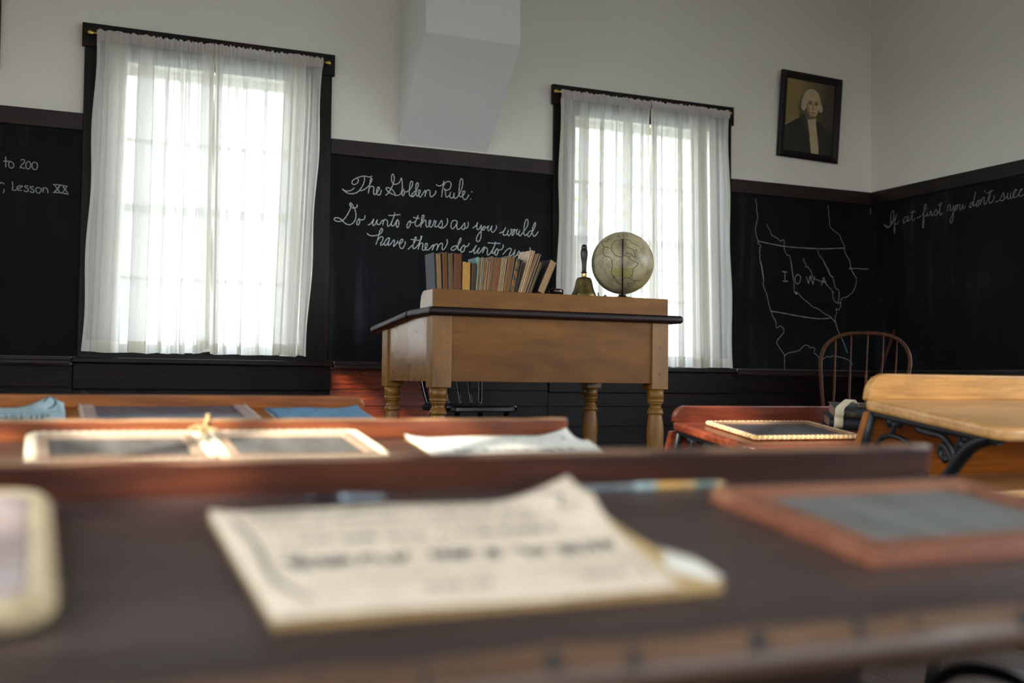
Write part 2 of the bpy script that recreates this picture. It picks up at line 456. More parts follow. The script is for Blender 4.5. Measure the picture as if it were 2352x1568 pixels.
B = [[(0,685),(50,700),(130,650),(200,560),(240,460),(240,390),(210,360),(175,400),(155,500),(140,640),(135,750),(155,820),(200,845),(240,845)],
 [(345,670),(270,720),(220,790),(215,840),(260,845),(310,790),(360,690),(400,570),(425,480),(420,430),(395,405),(360,450),(345,560),(350,740),(375,820),(400,830),(440,790),(480,720),(490,660),(460,640),(430,680),(435,780),(460,850),(490,865),(540,800),(600,710),(645,640)],
 [(645,640),(655,740),(630,850)],
 [(635,840),(665,730),(710,650),(770,640),(795,680),(795,790),(820,850),(870,845),(940,780),(985,710),(970,660)],
 [(985,465),(1040,500),(1110,510),(1180,480),(1225,420),(1238,350)],[(1238,350),(1225,480),(1190,650),(1165,865)],
 [(1230,500),(1270,420),(1340,375),(1410,370),(1460,420),(1465,500),(1430,590),(1370,640),(1310,645),(1235,590)],
 [(1235,590),(1280,660),(1292,780),(1310,860),(1370,850),(1425,790),(1455,700)],
 [(1455,700),(1420,820),(1450,880),(1500,895),(1545,840),(1565,730)],
 [(1565,730),(1555,850),(1590,905),(1650,880),(1720,790),(1770,690),(1820,540),(1840,400),(1825,310),(1795,280),(1760,320),(1740,450),(1720,620),(1715,760),(1740,840),(1790,855),(1840,820),(1890,750),(1910,700),(1880,665),(1840,700),(1830,800),(1850,900),(1905,945),(1960,915),(2010,840),(2025,780)],
 [(2110,690),(2140,705)],[(2075,915),(2105,935)]]
C_ = [[(825,200),(835,250),(800,305),(720,315),(640,285),(600,220),(605,165),(630,150),(680,200),(740,310),(785,440),(795,560),(770,690),(700,790),(600,840),(500,825),(400,750),(320,670),(230,625),(150,620),(105,650),(120,700),(200,738),(290,738),(370,705),(450,630),(540,490),(600,370),(640,280),(645,190)],
 [(895,640),(840,730),(815,810),(850,850),(890,820),(915,740),(895,640),(920,680),(970,690),(1030,680),(1075,630),(1085,545)],
 [(1175,835),(1210,845),(1290,780),(1365,655)],[(1365,655),(1325,800),(1350,870),(1410,820),(1475,680)],
 [(1475,680),(1460,800),(1500,840),(1560,820),(1620,720),(1650,700),(1670,720),(1645,870)],
 [(1655,800),(1700,690),(1750,680),(1800,740),(1795,860),(1820,895),(1890,840),(1940,730)],
 [(2030,460),(1990,620),(1930,770),(1930,870),(1980,880),(2040,810),(2080,730),(2110,690),(2150,720),(2160,820),(2130,910),(2090,915),(2070,830),(2105,720)],
 [(1825,540),(1920,550),(2050,535),(2205,525)],
 [(1145,1110),(1200,1165),(1290,1195),(1400,1190),(1510,1165),(1590,1110),(1640,1020),(1630,970),(1600,965),(1555,1040),(1520,1170),(1490,1300),(1430,1475)],
 [(1480,1340),(1550,1250),(1610,1225),(1655,1245),(1640,1340),(1590,1420),(1575,1480),(1620,1490),(1690,1420)],
 [(1870,1280),(1830,1260),(1760,1320),(1700,1420),(1700,1480),(1760,1490),(1820,1400),(1865,1285)],
 [(1865,1285),(1830,1400),(1820,1490),(1870,1480),(1950,1390),(2005,1315)],
 [(2005,1315),(2020,1380),(1985,1540)],[(1985,1540),(2060,1470),(2110,1400),(2120,1345)]]
Fh = [[(920,440),(930,490),(980,525),(1040,480),(1065,420),(1040,400),(990,450),(970,540),(985,620),(1040,655),(1090,600),(1125,520),(1120,460)],
 [(1200,675),(1330,550),(1400,440),(1420,370),(1410,340),(1380,380),(1350,500),(1335,600),(1350,660),(1420,620),(1500,510),(1560,380),(1575,310)],
 [(1560,310),(1520,470),(1470,680)],[(1490,600),(1540,520),(1590,510),(1605,560),(1580,660),(1600,695),(1660,680),(1720,580),(1715,520),(1680,520),(1660,580),(1670,660),(1710,700),(1780,660),(1870,560),(1890,580),(1850,700)],
 [(1860,680),(1920,560),(1980,530),(2005,570),(1975,710)],[(1985,680),(2040,560),(2100,510),(2135,540),(2115,660),(2140,690),(2200,640),(2250,540),(2265,460),(2245,400)],
 [(1270,405),(1360,415)],[(1430,430),(1500,432)]]
D_ = [[(310,365),(240,430),(200,530),(215,600),(260,580),(305,490),(310,365),(325,410),(370,435),(440,410),(500,350),(555,200)],
 [(555,200),(520,310),(475,400),(465,490),(510,545),(570,530),(650,440),(720,320),(745,220),(725,185),(690,220),(670,340),(655,470),(640,585)],
 [(400,260),(490,285),(600,295)],
 [(650,500),(720,410),(780,345),(805,380),(805,520),(840,570),(890,540),(940,450),(960,380),(935,350),(905,400),(910,500),(950,575),(1000,550),(1050,450),(1075,350)],
 [(1075,350),(1085,375),(1140,385)],[(1140,385),(1110,450),(1085,530),(1110,570),(1190,530),(1250,440),(1300,350)],
 [(1300,350),(1325,430),(1325,540),(1270,575),(1200,560)],[(1200,565),(1310,610),(1420,550),(1490,440),(1490,340),(1475,295)],
 [(1810,400),(1710,355),(1630,410),(1600,540),(1620,610),(1670,620),(1740,540),(1800,420)],
 [(1800,400),(1785,540),(1800,630),(1840,645),(1920,590),(2040,435)],[(2040,435),(2045,560),(2020,640),(1980,650),(1940,600)],
 [(2050,610),(2110,600),(2150,520),(2150,440),(2140,400)],
 [(1800,1165),(1700,1180),(1620,1230),(1610,1290),(1670,1310),(1760,1250),(1830,1140),(1900,1030),(1925,940),(1910,915),(1870,980),(1840,1080),(1820,1200),(1830,1290),(1870,1300),(1930,1240),(2015,1135)],
 [(2015,1135),(1940,1220),(1910,1320),(1950,1370),(2010,1330),(2045,1210),(2015,1140),(2045,1175),(2090,1195),(2150,1150),(2185,1075)],
 [(2175,1350),(2230,1370),(2290,1330)]]
E_ = [[(80,465),(180,390),(240,280)],[(240,280),(205,430),(235,520),(290,480),(355,365)],
 [(355,365),(345,540),(340,740),(300,860),(250,895),(200,870),(205,760),(270,640),(380,510),(445,400)],
 [(445,400),(390,470),(400,530),(440,520),(475,450),(450,395),(470,430),(520,450),(580,390)],
 [(600,390),(555,480),(570,545),(620,530),(690,390)],[(700,390),(665,510),(700,600),(760,570),(820,490),(835,420),(815,375)],
 [(930,625),(1060,570),(1130,440)],[(1130,440),(1050,600),(1060,690),(1110,690),(1170,650),(1215,525)],
 [(1215,525),(1180,640),(1225,710),(1280,640),(1305,560),(1285,500),(1340,525),(1410,500)],
 [(1410,510),(1350,590),(1325,670),(1350,700),(1395,620),(1415,500)],[(1415,520),(1460,535),(1515,495)],
 [(1480,530),(1465,620),(1490,670),(1540,620),(1575,535)],
 [(1575,535),(1535,660),(1580,715),(1650,640),(1720,550),(1800,430),(1835,320),(1830,220),(1795,190),(1750,250),(1720,380),(1700,550),(1710,660),(1750,700),(1810,650)],
 [(1960,560),(1900,560),(1830,640),(1830,720),(1880,730),(1950,620),(2040,460),(2075,330),(2060,290),(2010,380),(1975,500),(1970,620),(2000,700),(2040,725),(2100,670),(2160,575)],
 [(0,1235),(70,1190),(195,1010)],[(195,1010),(120,1180),(130,1275),(190,1230),(290,1090)],
 [(290,1090),(230,1220),(260,1270),(320,1220),(440,1065),(455,1100),(385,1260)],
 [(390,1240),(450,1110),(510,1095),(550,1150),(535,1280),(570,1325),(640,1260),(720,1130),(780,1000),(805,900)],
 [(555,930),(700,945),(960,955)],[(800,920),(770,1030),(710,1170),(700,1250),(740,1270),(800,1180),(850,1110)],
 [(850,1110),(790,1220),(785,1300),(820,1330),(870,1270),(885,1180),(855,1110),(875,1145),(940,1160),(1000,1140),(1045,1070),(1045,990)],
 [(1035,1305),(1150,1170),(1240,1110),(1300,1130),(1290,1200),(1240,1310),(1290,1350),(1390,1240),(1430,1150)],
 [(1430,1150),(1400,1270),(1360,1420),(1300,1520)],[(1370,1430),(1480,1310),(1560,1185)],[(1560,1185),(1500,1290),(1520,1340),(1565,1290),(1570,1220),(1620,1260),(1670,1215)],
 [(1680,1210),(1640,1300),(1690,1330),(1740,1240)],[(1745,1225),(1725,1310),(1790,1310)],[(1900,1085),(1912,1200)]]
cm = Chalk('Y', YF-.012, .0052)
def chalk_line(ch, mat, par): ch.mb.build('chalk_line', mat, par, recalc=False); ch.mb = MB()
cm.word(780,390,14.656,A); cm.word(930,390,13.835,B); chalk_line(cm, M['chalk'], BM)
cm.word(760,455,13.835,C_[:8]); cm.word(920,480,13.835,D_[:12]); cm.word(1080,490,13.835,E_[:14]); chalk_line(cm, M['chalk'], BM)
cm.word(760,455,13.835,C_[8:]); cm.word(835,515,11.76,Fh); cm.word(920,480,13.835,D_[12:]); cm.word(1080,490,13.835,E_[14:-1]); chalk_line(cm, M['chalk'], BM)
cm.word(1080,490,13.835,E_[-1:]); chalk_line(cm, M['chalk'], BM)

L_ = [[(170,260),(175,575)],[(100,395),(260,395),(330,410),(400,460),(415,520),(380,590),(320,600),(270,540),(260,460),(280,400)],
 [(625,370),(660,345),(710,345),(740,390),(720,440),(660,490),(615,560),(600,600)],[(605,590),(620,575),(700,605),(755,600)],
 [(840,400),(790,450),(775,530),(800,610),(850,625),(900,590),(920,500),(895,420),(840,400)],
 [(1030,415),(975,460),(960,540),(990,620),(1050,650),(1110,610),(1125,520),(1100,450),(1030,415)],
 [(-60,1215),(-40,1120),(0,1060),(40,1035),(90,1050),(125,1085)],[(110,1235),(125,1280),(90,1350)],
 [(365,1000),(385,1130),(365,1265)],[(365,1265),(490,1265)],
 [(530,1225),(600,1190),(670,1150),(630,1130),(560,1135),(510,1180),(520,1240),(570,1270),(650,1265)],
 [(850,1150),(790,1130),(740,1155),(780,1190),(850,1240),(830,1295),(760,1305),(710,1260)],
 [(1015,1160),(950,1155),(900,1180),(960,1225),(1020,1290),(970,1340),(900,1290)],
 [(1140,1180),(1080,1210),(1075,1280),(1120,1340),(1180,1350),(1230,1280),(1235,1220),(1140,1180)],
 [(1300,1190),(1290,1335)],[(1290,1220),(1340,1190),(1400,1210),(1435,1270),(1435,1350)],
 [(1590,1095),(1700,1095),(1850,1115),(2020,1150)],[(1590,1330),(1750,1335),(1900,1355),(2070,1390)],
 [(1640,1115),(1800,1330)],[(1800,1130),(1640,1320)],[(1890,1150),(2040,1360)],[(2010,1160),(1870,1340)]]
cl = Chalk('Y', YF-.012, .0050); cl.word(0,340,13.067,L_[:2]); chalk_line(cl, M['chalk_mid'], BL); cl.word(0,340,13.067,L_[2:6]); chalk_line(cl, M['chalk_mid'], BL); cl.word(0,340,13.067,L_[6:]); chalk_line(cl, M['chalk_mid'], BL)

I4 = [[(203,120),(205,180),(220,260),(218,350),(238,440),(235,480),(215,570),(195,680),(205,760),(225,840),(245,885),(235,920),(275,950),(290,990),(265,1015),(285,1050),(270,1080),(278,1140),(275,1200),(280,1250),(300,1320),(310,1400),(325,1480),(335,1568)],
 [(1508,245),(1500,280),(1515,340),(1515,430),(1530,520),(1532,600),(1560,660),(1640,725),(1710,780),(1740,860),(1780,940),(1805,1000),(1800,1070),(1840,1160),(1885,1230),(1905,1310),(1915,1380),(1950,1450),(2015,1565)],
 [(400,590),(440,670),(470,710),(475,760),(520,800),(590,840),(650,895),(690,865),(715,910),(715,1040),(760,1135),(810,1150),(825,1220),(845,1300),(855,1420),(875,1568)],
 [(1070,1195),(1065,1250),(1105,1300),(1100,1350),(1135,1355),(1190,1430),(1215,1490),(1225,1550)],
 [(1322,1045),(1325,1090),(1350,1150),(1410,1220),(1455,1330),(1500,1410),(1545,1510),(1590,1540)],
 [(1895,1385),(1960,1385),(2040,1382),(2150,1395),(2235,1388)],[(2270,295),(2270,410)]]
I4b = [[(250,890),(400,925),(720,985),(1000,1010),(1330,1027),(1550,1025),(1800,1015)]]
I5 = [[(163,0),(180,80),(195,180),(205,270),(195,310),(215,380),(245,450),(265,540),(285,630),(305,690),(330,760),(375,840),(375,900),(395,920),(430,895),(465,915),(485,960),(470,1000),(420,1060),(385,1110),(390,1140),(440,1220),(490,1300),(492,1400),(497,1520)],
 [(490,1310),(530,1275),(580,1260),(640,1250),(700,1230),(740,1190),(780,1160),(825,1170),(850,1200),(890,1190),(915,1220),(900,1270),(930,1285),(975,1345),(1000,1370),(1040,1345),(1095,1315),(1115,1330),(1160,1310),(1260,1325),(1350,1355),(1400,1380),(1440,1440)],
 [(1400,0),(1410,80),(1440,160),(1490,240),(1475,340),(1440,420),(1360,490),(1300,505),(1270,550),(1272,610),(1245,670),(1210,665),(1215,720),(1195,770),(1200,850)],
 [(580,0),(600,130),(615,220),(625,330),(630,420),(655,440),(690,450),(740,510),(820,570),(880,625),(960,660),(1050,725),(1140,770)],
 [(870,160),(880,220),(910,245),(950,255),(980,275),(1040,275),(1090,340),(1140,390),(1160,430),(1165,500),(1190,555),(1235,580),(1270,575)],
 [(1040,0),(1070,70),(1100,120),(1130,195),(1160,215),(1175,280),(1200,370),(1240,400),(1250,470),(1245,530),(1230,575)]]
I5b = [[(310,690),(450,712),(640,748),(850,782),(1000,795),(1140,785)],[(1140,780),(1200,850),(1230,950),(1270,1030),(1310,1120),(1340,1200),(1365,1270)],
 [(460,140),(530,150)],[(497,145),(500,275)],[(468,275),(538,277)],
 [(675,178),(640,225),(645,290),(680,312),(710,270),(715,210),(675,178)],[(795,205),(825,310)],[(825,310),(850,200)],[(850,200),(885,320)],[(885,320),(913,205)],
 [(1005,325),(1035,220)],[(1035,220),(1075,325)],[(1015,285),(1065,285)]]
ci = Chalk('Y', YF-.012, .0044)
ci.word(1710,440,7.84,I4,.9); ci.word(1710,440,7.84,I4b,1.25); ci.word(1720,600,6.03,I5,.9); ci.word(1720,600,6.03,I5b,1.2)
for px, py, r in ((655,440,.010),(1160,428,.006),(1210,663,.006),(1398,98,.006)): ci.dot(1720+px/6.03, 600+py/6.03, r)
ci.mb.build('chalk_map', M['chalk_mid'], BR, recalc=False)

R_ = [[(105,660),(150,690),(210,685),(260,560),(265,470),(248,445),(225,490),(215,600),(215,680),(180,715),(140,705),(105,660)],
 [(230,660),(290,560),(312,500)],[(312,500),(280,620),(270,800),(285,760),(275,640),(300,665),(330,640),(348,610)],
 [(500,535),(440,560),(415,620),(430,640),(480,590),(500,540)],[(500,540),(485,600),(500,610),(550,540),(575,440)],[(575,440),(555,560),(575,600),(605,565)],[(540,480),(610,455)],
 [(635,565),(700,530),(760,450),(785,370),(770,340),(750,400),(740,550),(725,700),(740,710),(750,620),(745,540),(790,520),(805,460)],
 [(805,460),(800,520),(830,520),(850,455),(870,470),(865,520),(900,500),(940,420)],[(940,420),(960,450),(955,510),(910,515)],[(950,510),(990,450),(1020,310)],[(1020,310),(1000,440),(1010,515),(1050,475)],[(980,360),(1045,320)],[(803,400),(812,406)],
 [(1120,455),(1140,360),(1170,350),(1165,440),(1200,420),(1225,360)],[(1225,370),(1220,500),(1205,610),(1180,640),(1170,590),(1230,450),(1250,380),(1275,350)],
 [(1275,350),(1245,430),(1270,430),(1290,380),(1275,355),(1325,350)],[(1330,340),(1320,420),(1345,420),(1375,340)],[(1375,330),(1370,400),(1390,410),(1412,360)],
 [(1530,300),(1490,340),(1475,395),(1520,360),(1555,250),(1575,140)],[(1575,140),(1545,300),(1550,370),(1590,330),(1610,280)],[(1610,280),(1590,340),(1605,380),(1630,320),(1615,280),(1640,290)],
 [(1640,270),(1662,280),(1650,355)],[(1655,320),(1690,240),(1715,240),(1710,330),(1740,330),(1790,220),(1820,120)],[(1820,120),(1790,260),(1800,320),(1850,290),(1880,200)],[(1755,170),(1860,115)],[(1722,120),(1730,150)],
 [(1885,310),(1960,270),(2020,150)],[(2020,150),(2035,240),(2010,285),(1965,275)],[(2040,260),(2080,210),(2090,160)],[(2090,160),(2085,250),(2120,240),(2140,150)],[(2140,150),(2135,230),(2160,240),(2230,110)],
 [(2240,115),(2210,105),(2175,180),(2190,235),(2240,210),(2320,95)],[(2330,90),(2290,120),(2270,190),(2290,215),(2345,190),(2400,160)]]
cr = Chalk('X', XR-.012, .0052); cr.word(2015,420,6.97,R_)
cr.mb.build('chalk_line', M['chalk_dim'], BS, recalc=False)

# ------------------------------------------------------------------ curtains and rods
def pleat(seed, n, amp):
    rnd = random.Random(seed)
    k = [(rnd.uniform(.6,1.5)*n, rnd.uniform(0,2*pi), rnd.uniform(.5,1)) for _ in range(4)]
    s = sum(a for _,_,a in k)
    return lambda u: amp*sum(a*sin(2*pi*f*u+p) for f,p,a in k)/s*1.7
def curtain(label, yrod, zt, zb, top, bot, dens, seed, npl, group, fold=.9, midsag=None):
    """top=(xl,xr) bot=(xl,xr) on the plane y=yrod; dens: list of (u, s) mapping cloth coordinate to position"""
    if seed in (14, 38): lead = True
    else: lead = False
    R = thing('curtain', label, 'curtain', ((top[0]+top[1])/2, yrod, zb), group=group)
    ox, oy, oz = R.location
    def smap(u):
        for (u0,s0),(u1,s1) in zip(dens, dens[1:]):
            if u <= u1: return s0+(s1-s0)*(u-u0)/(u1-u0)
        return dens[-1][1]
    big = pleat(seed, npl*.45, .020); mid = pleat(seed+1, npl, .011); wx = pleat(seed+2, npl*.55, fold); fine = pleat(seed+3, 34, .0045)
    rip = pleat(seed+5, 5, .005); wy = pleat(seed+7, npl*1.5, 1)
    W0 = top[1]-top[0]
    def pos(u, t, extra=0):          # t: 0 at the rod, 1 at the hem
        xl = top[0]+(bot[0]-top[0])*t**1.2; xr = top[1]+(bot[1]-top[1])*t**1.2
        g = min(1, t*7)              # folds open out below the heading
        s = smap(u)
        if lead: u_ = 1-u
        else: u_ = u
        edge = min(1, u_*14, (1-u_)*30) if True else min(1, u*14, (1-u)*30)
        xx = xl+(xr-xl)*s + edge*(wx(u)*W0*.035+wy(u)*.010)*(.3+.7*g)
        yy = edge*(big(u)*(.25+.75*t) + mid(u)*(.5+.5*g)*(1-.3*t)) + fine(u)*(1-.75*g)
        zz = zt-(zt-zb)*t + (rip(u)*t*.8)
        if midsag and t > .5: zz += midsag(u)*(t-.5)*2
        xx += .006*sin(t*16+u*9)*(edge < .4)
        return (xx-ox, yy-oy+yrod+extra-.012*t, zz-oz)
    H = .044/(zt-zb); hb = .062/(zt-zb)
    mb = MB().grid(lambda u, t: pos(u, H+(1-H-hb)*t), 220, 26)
    mb.build('cloth', M['sheer'], R, recalc=False)
    MB().grid(lambda u, t: pos(u, (1-hb)+hb*t, -.0006), 220, 4).build('bottom_hem', M['sheer_hem'], R, recalc=False)
    def head(u, t):
        x, y, z = pos(u, H*min(t,1)*1.02)
        f = fine(u)
        b = sin(pi*t)
        return (x, y*.25-.009-.010*b+f*.5, z+.010*(1-t)-.003*t+(.004*sin(u*230+seed)+.003*sin(u*97))*(1-t))
    MB().grid(head, 320, 8).build('rod_pocket', M['sheer_head'], R, recalc=False)
    # side hems
    for u0, u1 in ((.0,.022),(.978,1.)):
        MB().grid(lambda u, t: pos(u0+(u1-u0)*u, H+(1-H)*t, -.0016), 4, 26).build('side_hem', M['sheer_hem'], R, recalc=False)
    return R
def rod(label, xc, half, y, z):
    R = thing('curtain_rod', label, 'curtain rod', (xc, y, z))
    MB().sweep([(-half,0,0),(half,0,0)], .0055, 12).build('rod_tube', M['brass'], R)
    for s in (-1, 1):
        MB().lathe([(.004,-.012),(.0075,-.010),(.006,-.005),(.010,.001),(.0125,.008),(.011,.016),(.006,.021),(.0005,.023)], (0,0,0), 14,
                   M=Matrix.Translation((s*half,0,0)) @ Matrix.Rotation(s*pi/2,4,'Y')).build('finial', M['brass'], R)
        mb = MB().box(s*(half-.05)-.004, s*(half-.05)+.004, -.004, YF-.034-y, -.008, .006).box(s*(half-.05)-.007, s*(half-.05)+.007, YF-.036-y, YF-.0335-y, -.045, .012)
        mb.build('bracket', M['brass'], R)
YR = YF-.078
sc_ = YR/YF
def z_(z): return CZ+(z-CZ)*sc_
GC = 'sheer white curtains at the two front windows'
zt, zb = z_(2.655), z_(.892)
curtain('left panel of the sheer curtains on the tall left window', YR, zt, zb, (.274*sc_, .914*sc_), (.236*sc_, .920*sc_),
        [(0,0),(.02,.02),(.10,.27),(.17,.07),(.27,.31),(.30,.37),(.35,.47),(.385,.36),(.425,.47),(.66,.70),(.88,.885),(.93,.985),(.96,.90),(1,1)], 3, 16, GC, .55,
        lambda u: .03*max(0,(u-.85))/.15)
curtain('right panel of the sheer curtains on the tall left window', YR-.010, zt, zb, (.906*sc_, 1.534*sc_), (.916*sc_, 1.462*sc_),
        [(0,0),(.04,.10),(.07,.03),(.12,.12),(.30,.36),(.50,.66),(.62,.85),(.70,.66),(.79,.86),(.88,.90),(1,1)], 14, 16, GC, .5)
zb2 = z_(.868)
curtain('left panel of the sheer curtains behind the globe and hand bell', YR, zt, zb2, (3.117*sc_, 3.790*sc_), (3.09*sc_, 3.794*sc_),
        [(0,0),(.08,.18),(.14,.04),(.22,.19),(.25,.24),(.29,.29),(.31,.23),(.34,.29),(.46,.50),(.51,.42),(.56,.54),(.74,.80),(.79,.70),(.86,.87),(1,1)], 25, 20, GC, .6)
curtain('right panel of the sheer curtains behind the globe, nearest the map', YR-.010, zt, zb2, (3.788*sc_, 4.418*sc_), (3.794*sc_, 4.455*sc_),
        [(0,0),(.06,.10),(.10,.04),(.18,.18),(.34,.40),(.39,.33),(.45,.45),(.56,.62),(.62,.51),(.69,.72),(.76,.59),(.84,.82),(.90,.74),(1,1)], 38, 20, GC, .6)
rod('brass curtain rod across the top of the left window', .9075*sc_, .658*sc_, YR+.003, z_(2.648))
rod('brass curtain rod across the top of the right window, above the globe', 3.764*sc_, .670*sc_, YR+.003, z_(2.655))

# ------------------------------------------------------------------ framed pictures
def frame_mat(): return wood('dark_picture_frame', (12,8,7), (20,11,9), (46,20,14), 2, 5, .45, .1, spec=.25)
M['pframe'] = frame_mat()
def flat(mb, pts, y): mb.add([(x, y, z) for x, z in pts], [tuple(range(len(pts)))])
def ell(cx, cz, rx, rz, n=28, a0=0, a1=2*pi, rot=0):
    out = []
    for k in range(n):
        a = a0+(a1-a0)*k/n; x, z = rx*cos(a), rz*sin(a)
        out.append((cx+x*cos(rot)-z*sin(rot), cz+x*sin(rot)+z*cos(rot)))
    return out
def picture_print():
    m, nt, b, N, L = newmat('sepia_print_ground')
    n = noise(nt, coords(nt, (1,1,1)), 4, 4)
    g = nt.nodes.new('ShaderNodeSeparateXYZ'); L(coords(nt), g.inputs[0])
    ad = N('ShaderNodeMath'); ad.operation = 'MULTIPLY_ADD'; L(g.outputs[0], ad.inputs[0]); ad.inputs[1].default_value = -2.4; L(n, ad.inputs[2])
    L(ramp(nt, ad.outputs[0], [(.15, lin((56,50,34))), (.8, lin((132,112,66)))]), b.inputs['Base Color'])
    b.inputs['Roughness'].default_value = .35
    return m
def portrait(xc, zc, w, h):
    R = thing('framed_portrait', 'dark framed portrait of a white haired man beside the room corner', 'picture', (xc, YF-.0215, zc), (radians(3.2), radians(1.6), 0))
    fw = .05
    def sq(a, b, y): return [(-a,y,-b),(a,y,-b),(a,y,b),(-a,y,b)]
    rings = [sq(w/2,h/2,0), sq(w/2,h/2,-.022), sq(w/2-.012,h/2-.012,-.030), sq(w/2-.034,h/2-.034,-.022), sq(w/2-fw,h/2-fw,-.014), sq(w/2-fw,h/2-fw,-.002)]
    mb = MB(); vs = [p for r in rings for p in r]
    fs = [(i*4+k, i*4+(k+1)%4, (i+1)*4+(k+1)%4, (i+1)*4+k) for i in range(5) for k in range(4)]
    mb.add(vs, fs); mb.build('frame', M['pframe'], R)
    a, b = w/2-fw, h/2-fw
    pic = MB().box(-a-.004, a+.004, -.007, -.002, -b-.004, b+.004).build('print', picture_print(), R)
    S = lambda name, c, pts, y: (lambda mb: (flat(mb, pts, -.0072-.0003*y), mb.build(name, plain(name+'_tint', c, .4, 0, .12, 40, 0), pic, recalc=False)))(MB())
    S('coat', (34,33,28), [(-a,-b),(-a,-.085),(-a*.70,-.045),(-a*.42,-.012),(-a*.40,.018),(-a*.22,.030),(a*.02,-.05),(a*.40,-.02),(a*.66,-.06),(a,-.10),(a,-b)], 2)
    S('hair_shade', (92,80,58), smooth2([(-.072,.16),(-.092,.11),(-.106,.066),(-.098,.036),(-.060,.016),(-.030,.03),(-.02,.16)]), 3)
    S('neck', (104,86,60), [(-.040,.07),(.052,.06),(.050,-.02),(.0,-.045),(-.036,-.01)], 3)
    S('hair', (184,168,136), smooth2([(-.050,.040),(-.074,.052),(-.082,.085),(-.074,.130),(-.048,.178),(-.004,.205),(.044,.198),(.078,.160),(.094,.112),(.112,.078),(.106,.052),(.084,.050),(.05,.10),(.0,.14),(-.03,.08)]), 4)
    S('face', (192,165,124), smooth2([(-.030,.150),(-.036,.10),(-.030,.055),(-.010,.020),(.022,.004),(.052,.014),(.072,.05),(.078,.10),(.070,.150),(.044,.172),(.0,.172)]), 5)
    S('cheek_shade', (146,120,86), smooth2([(-.034,.11),(-.036,.08),(-.029,.05),(-.010,.018),(.014,.004),(-.008,.05),(-.018,.09)]), 6)
    S('chin_shade', (132,108,76), smooth2([(.004,.012),(.024,.003),(.050,.012),(.030,.016)]), 6)
    S('cravat', (190,168,134), [(-.018,-.02),(.020,-.012),(.056,.0),(.058,-.04),(.072,-.10),(.082,-.15),(.094,-.21),(.096,-b),(.030,-b),(.004,-.12)], 5)
    S('coat_collar', (58,52,38), [(-.092,.010),(-.070,.018),(-.012,-.050),(.012,-.15),(-.022,-.09)], 6)
    for nm, c, pts in (('brow', (74,60,40), ell(-.004,.112,.019,.0042,rot=.12)), ('brow', (74,60,40), ell(.052,.112,.016,.0040,rot=-.12)),
        ('eye_socket', (128,104,74), ell(-.003,.099,.016,.009)), ('eye_socket', (128,104,74), ell(.051,.099,.014,.009))):
        S(nm, c, pts, 7)
    for nm, c, pts in (('eye', (46,38,28), ell(-.001,.0985,.0075,.0045)), ('eye', (46,38,28), ell(.052,.0985,.007,.0045)),
        ('nose_shade', (138,112,78), [(.022,.104),(.028,.104),(.026,.070),(.036,.060),(.026,.054),(.014,.060)]), ('mouth', (98,70,50), ell(.026,.036,.020,.0032)), ('lip_shade', (146,118,86), ell(.026,.026,.013,.003))):
        S(nm, c, pts, 8)
def smooth2(p):
    q = smooth([(x,y,0) for x,y in p+[p[0]]], 4); return [(v.x, v.y) for v in q[:-1]]
portrait(5.108, 2.692, .535, .615)
# picture at the far left, mostly outside the view
R = thing('picture_frame', 'reddish dark picture frame at the upper left edge of the view', 'picture', (-.465, YF-.0215, 2.70), (radians(3),0,0))
w, h, fw = .525, .64, .05
o_ = [(-w/2,-h/2),(w/2,-h/2),(w/2,h/2),(-w/2,h/2)]; i_ = [(-w/2+fw,-h/2+fw),(w/2-fw,-h/2+fw),(w/2-fw,h/2-fw),(-w/2+fw,h/2-fw)]
mb = MB().ring(o_, i_, 0, .028, .25); mb.v = [(x, -z, y) for x, y, z in mb.v]; mb.build('frame', wood('red_brown_frame', (40,14,12), (64,22,18), (86,32,24), 2, 5, .35, .1), R)
MB().box(-w/2+fw-.004, w/2-fw+.004, -.006, -.002, -h/2+fw-.004, h/2-fw+.004).build('print', plain('dim_print', (96,84,58), .4, 0, .3, 6, 0), R)
# ------------------------------------------------------------------ teacher's desk
M['desk_front'] = wood('ochre_grained_paint', (94,55,11), (118,75,19), (136,91,31), 0, 2.6, .50, .08, stretch=5, spec=.22, fine=.3)
M['desk_post'] = wood('ochre_grained_post', (98,60,14), (124,83,25), (142,99,38), 2, 2.6, .42, .08, stretch=5, spec=.35, fine=.3)
M['desk_side'] = wood('ochre_grained_end', (104,68,32), (132,90,46), (150,106,58), 1, 2.6, .24, .06, stretch=5, fine=.25, spec=.6)
M['desk_edge'] = wood('worn_dark_red_edge', (16,8,7), (30,14,12), (48,21,17), 0, 5, .40, .2, wear=(110,84,72), wearamt=.72, spec=.22)
PZ = .18
TD = thing('teacher_desk', 'ochre turned-leg teacher desk with a dark rounded top edge', 'desk', (2.23, 4.98, PZ))
tx, ty, tz = TD.location
def L3(x, y, z): return (x-tx, y-ty, z-tz)
def bx(mb, x0, x1, y0, y1, z0, z1): return mb.box(x0-tx, x1-tx, y0-ty, y1-ty, z0-tz, z1-tz)
X0, X1, Y0, Y1 = 1.622, 2.838, 4.60, 5.375
def slope_z(y): return 1.087 if y < 4.90 else 1.087-(y-4.90)*.086
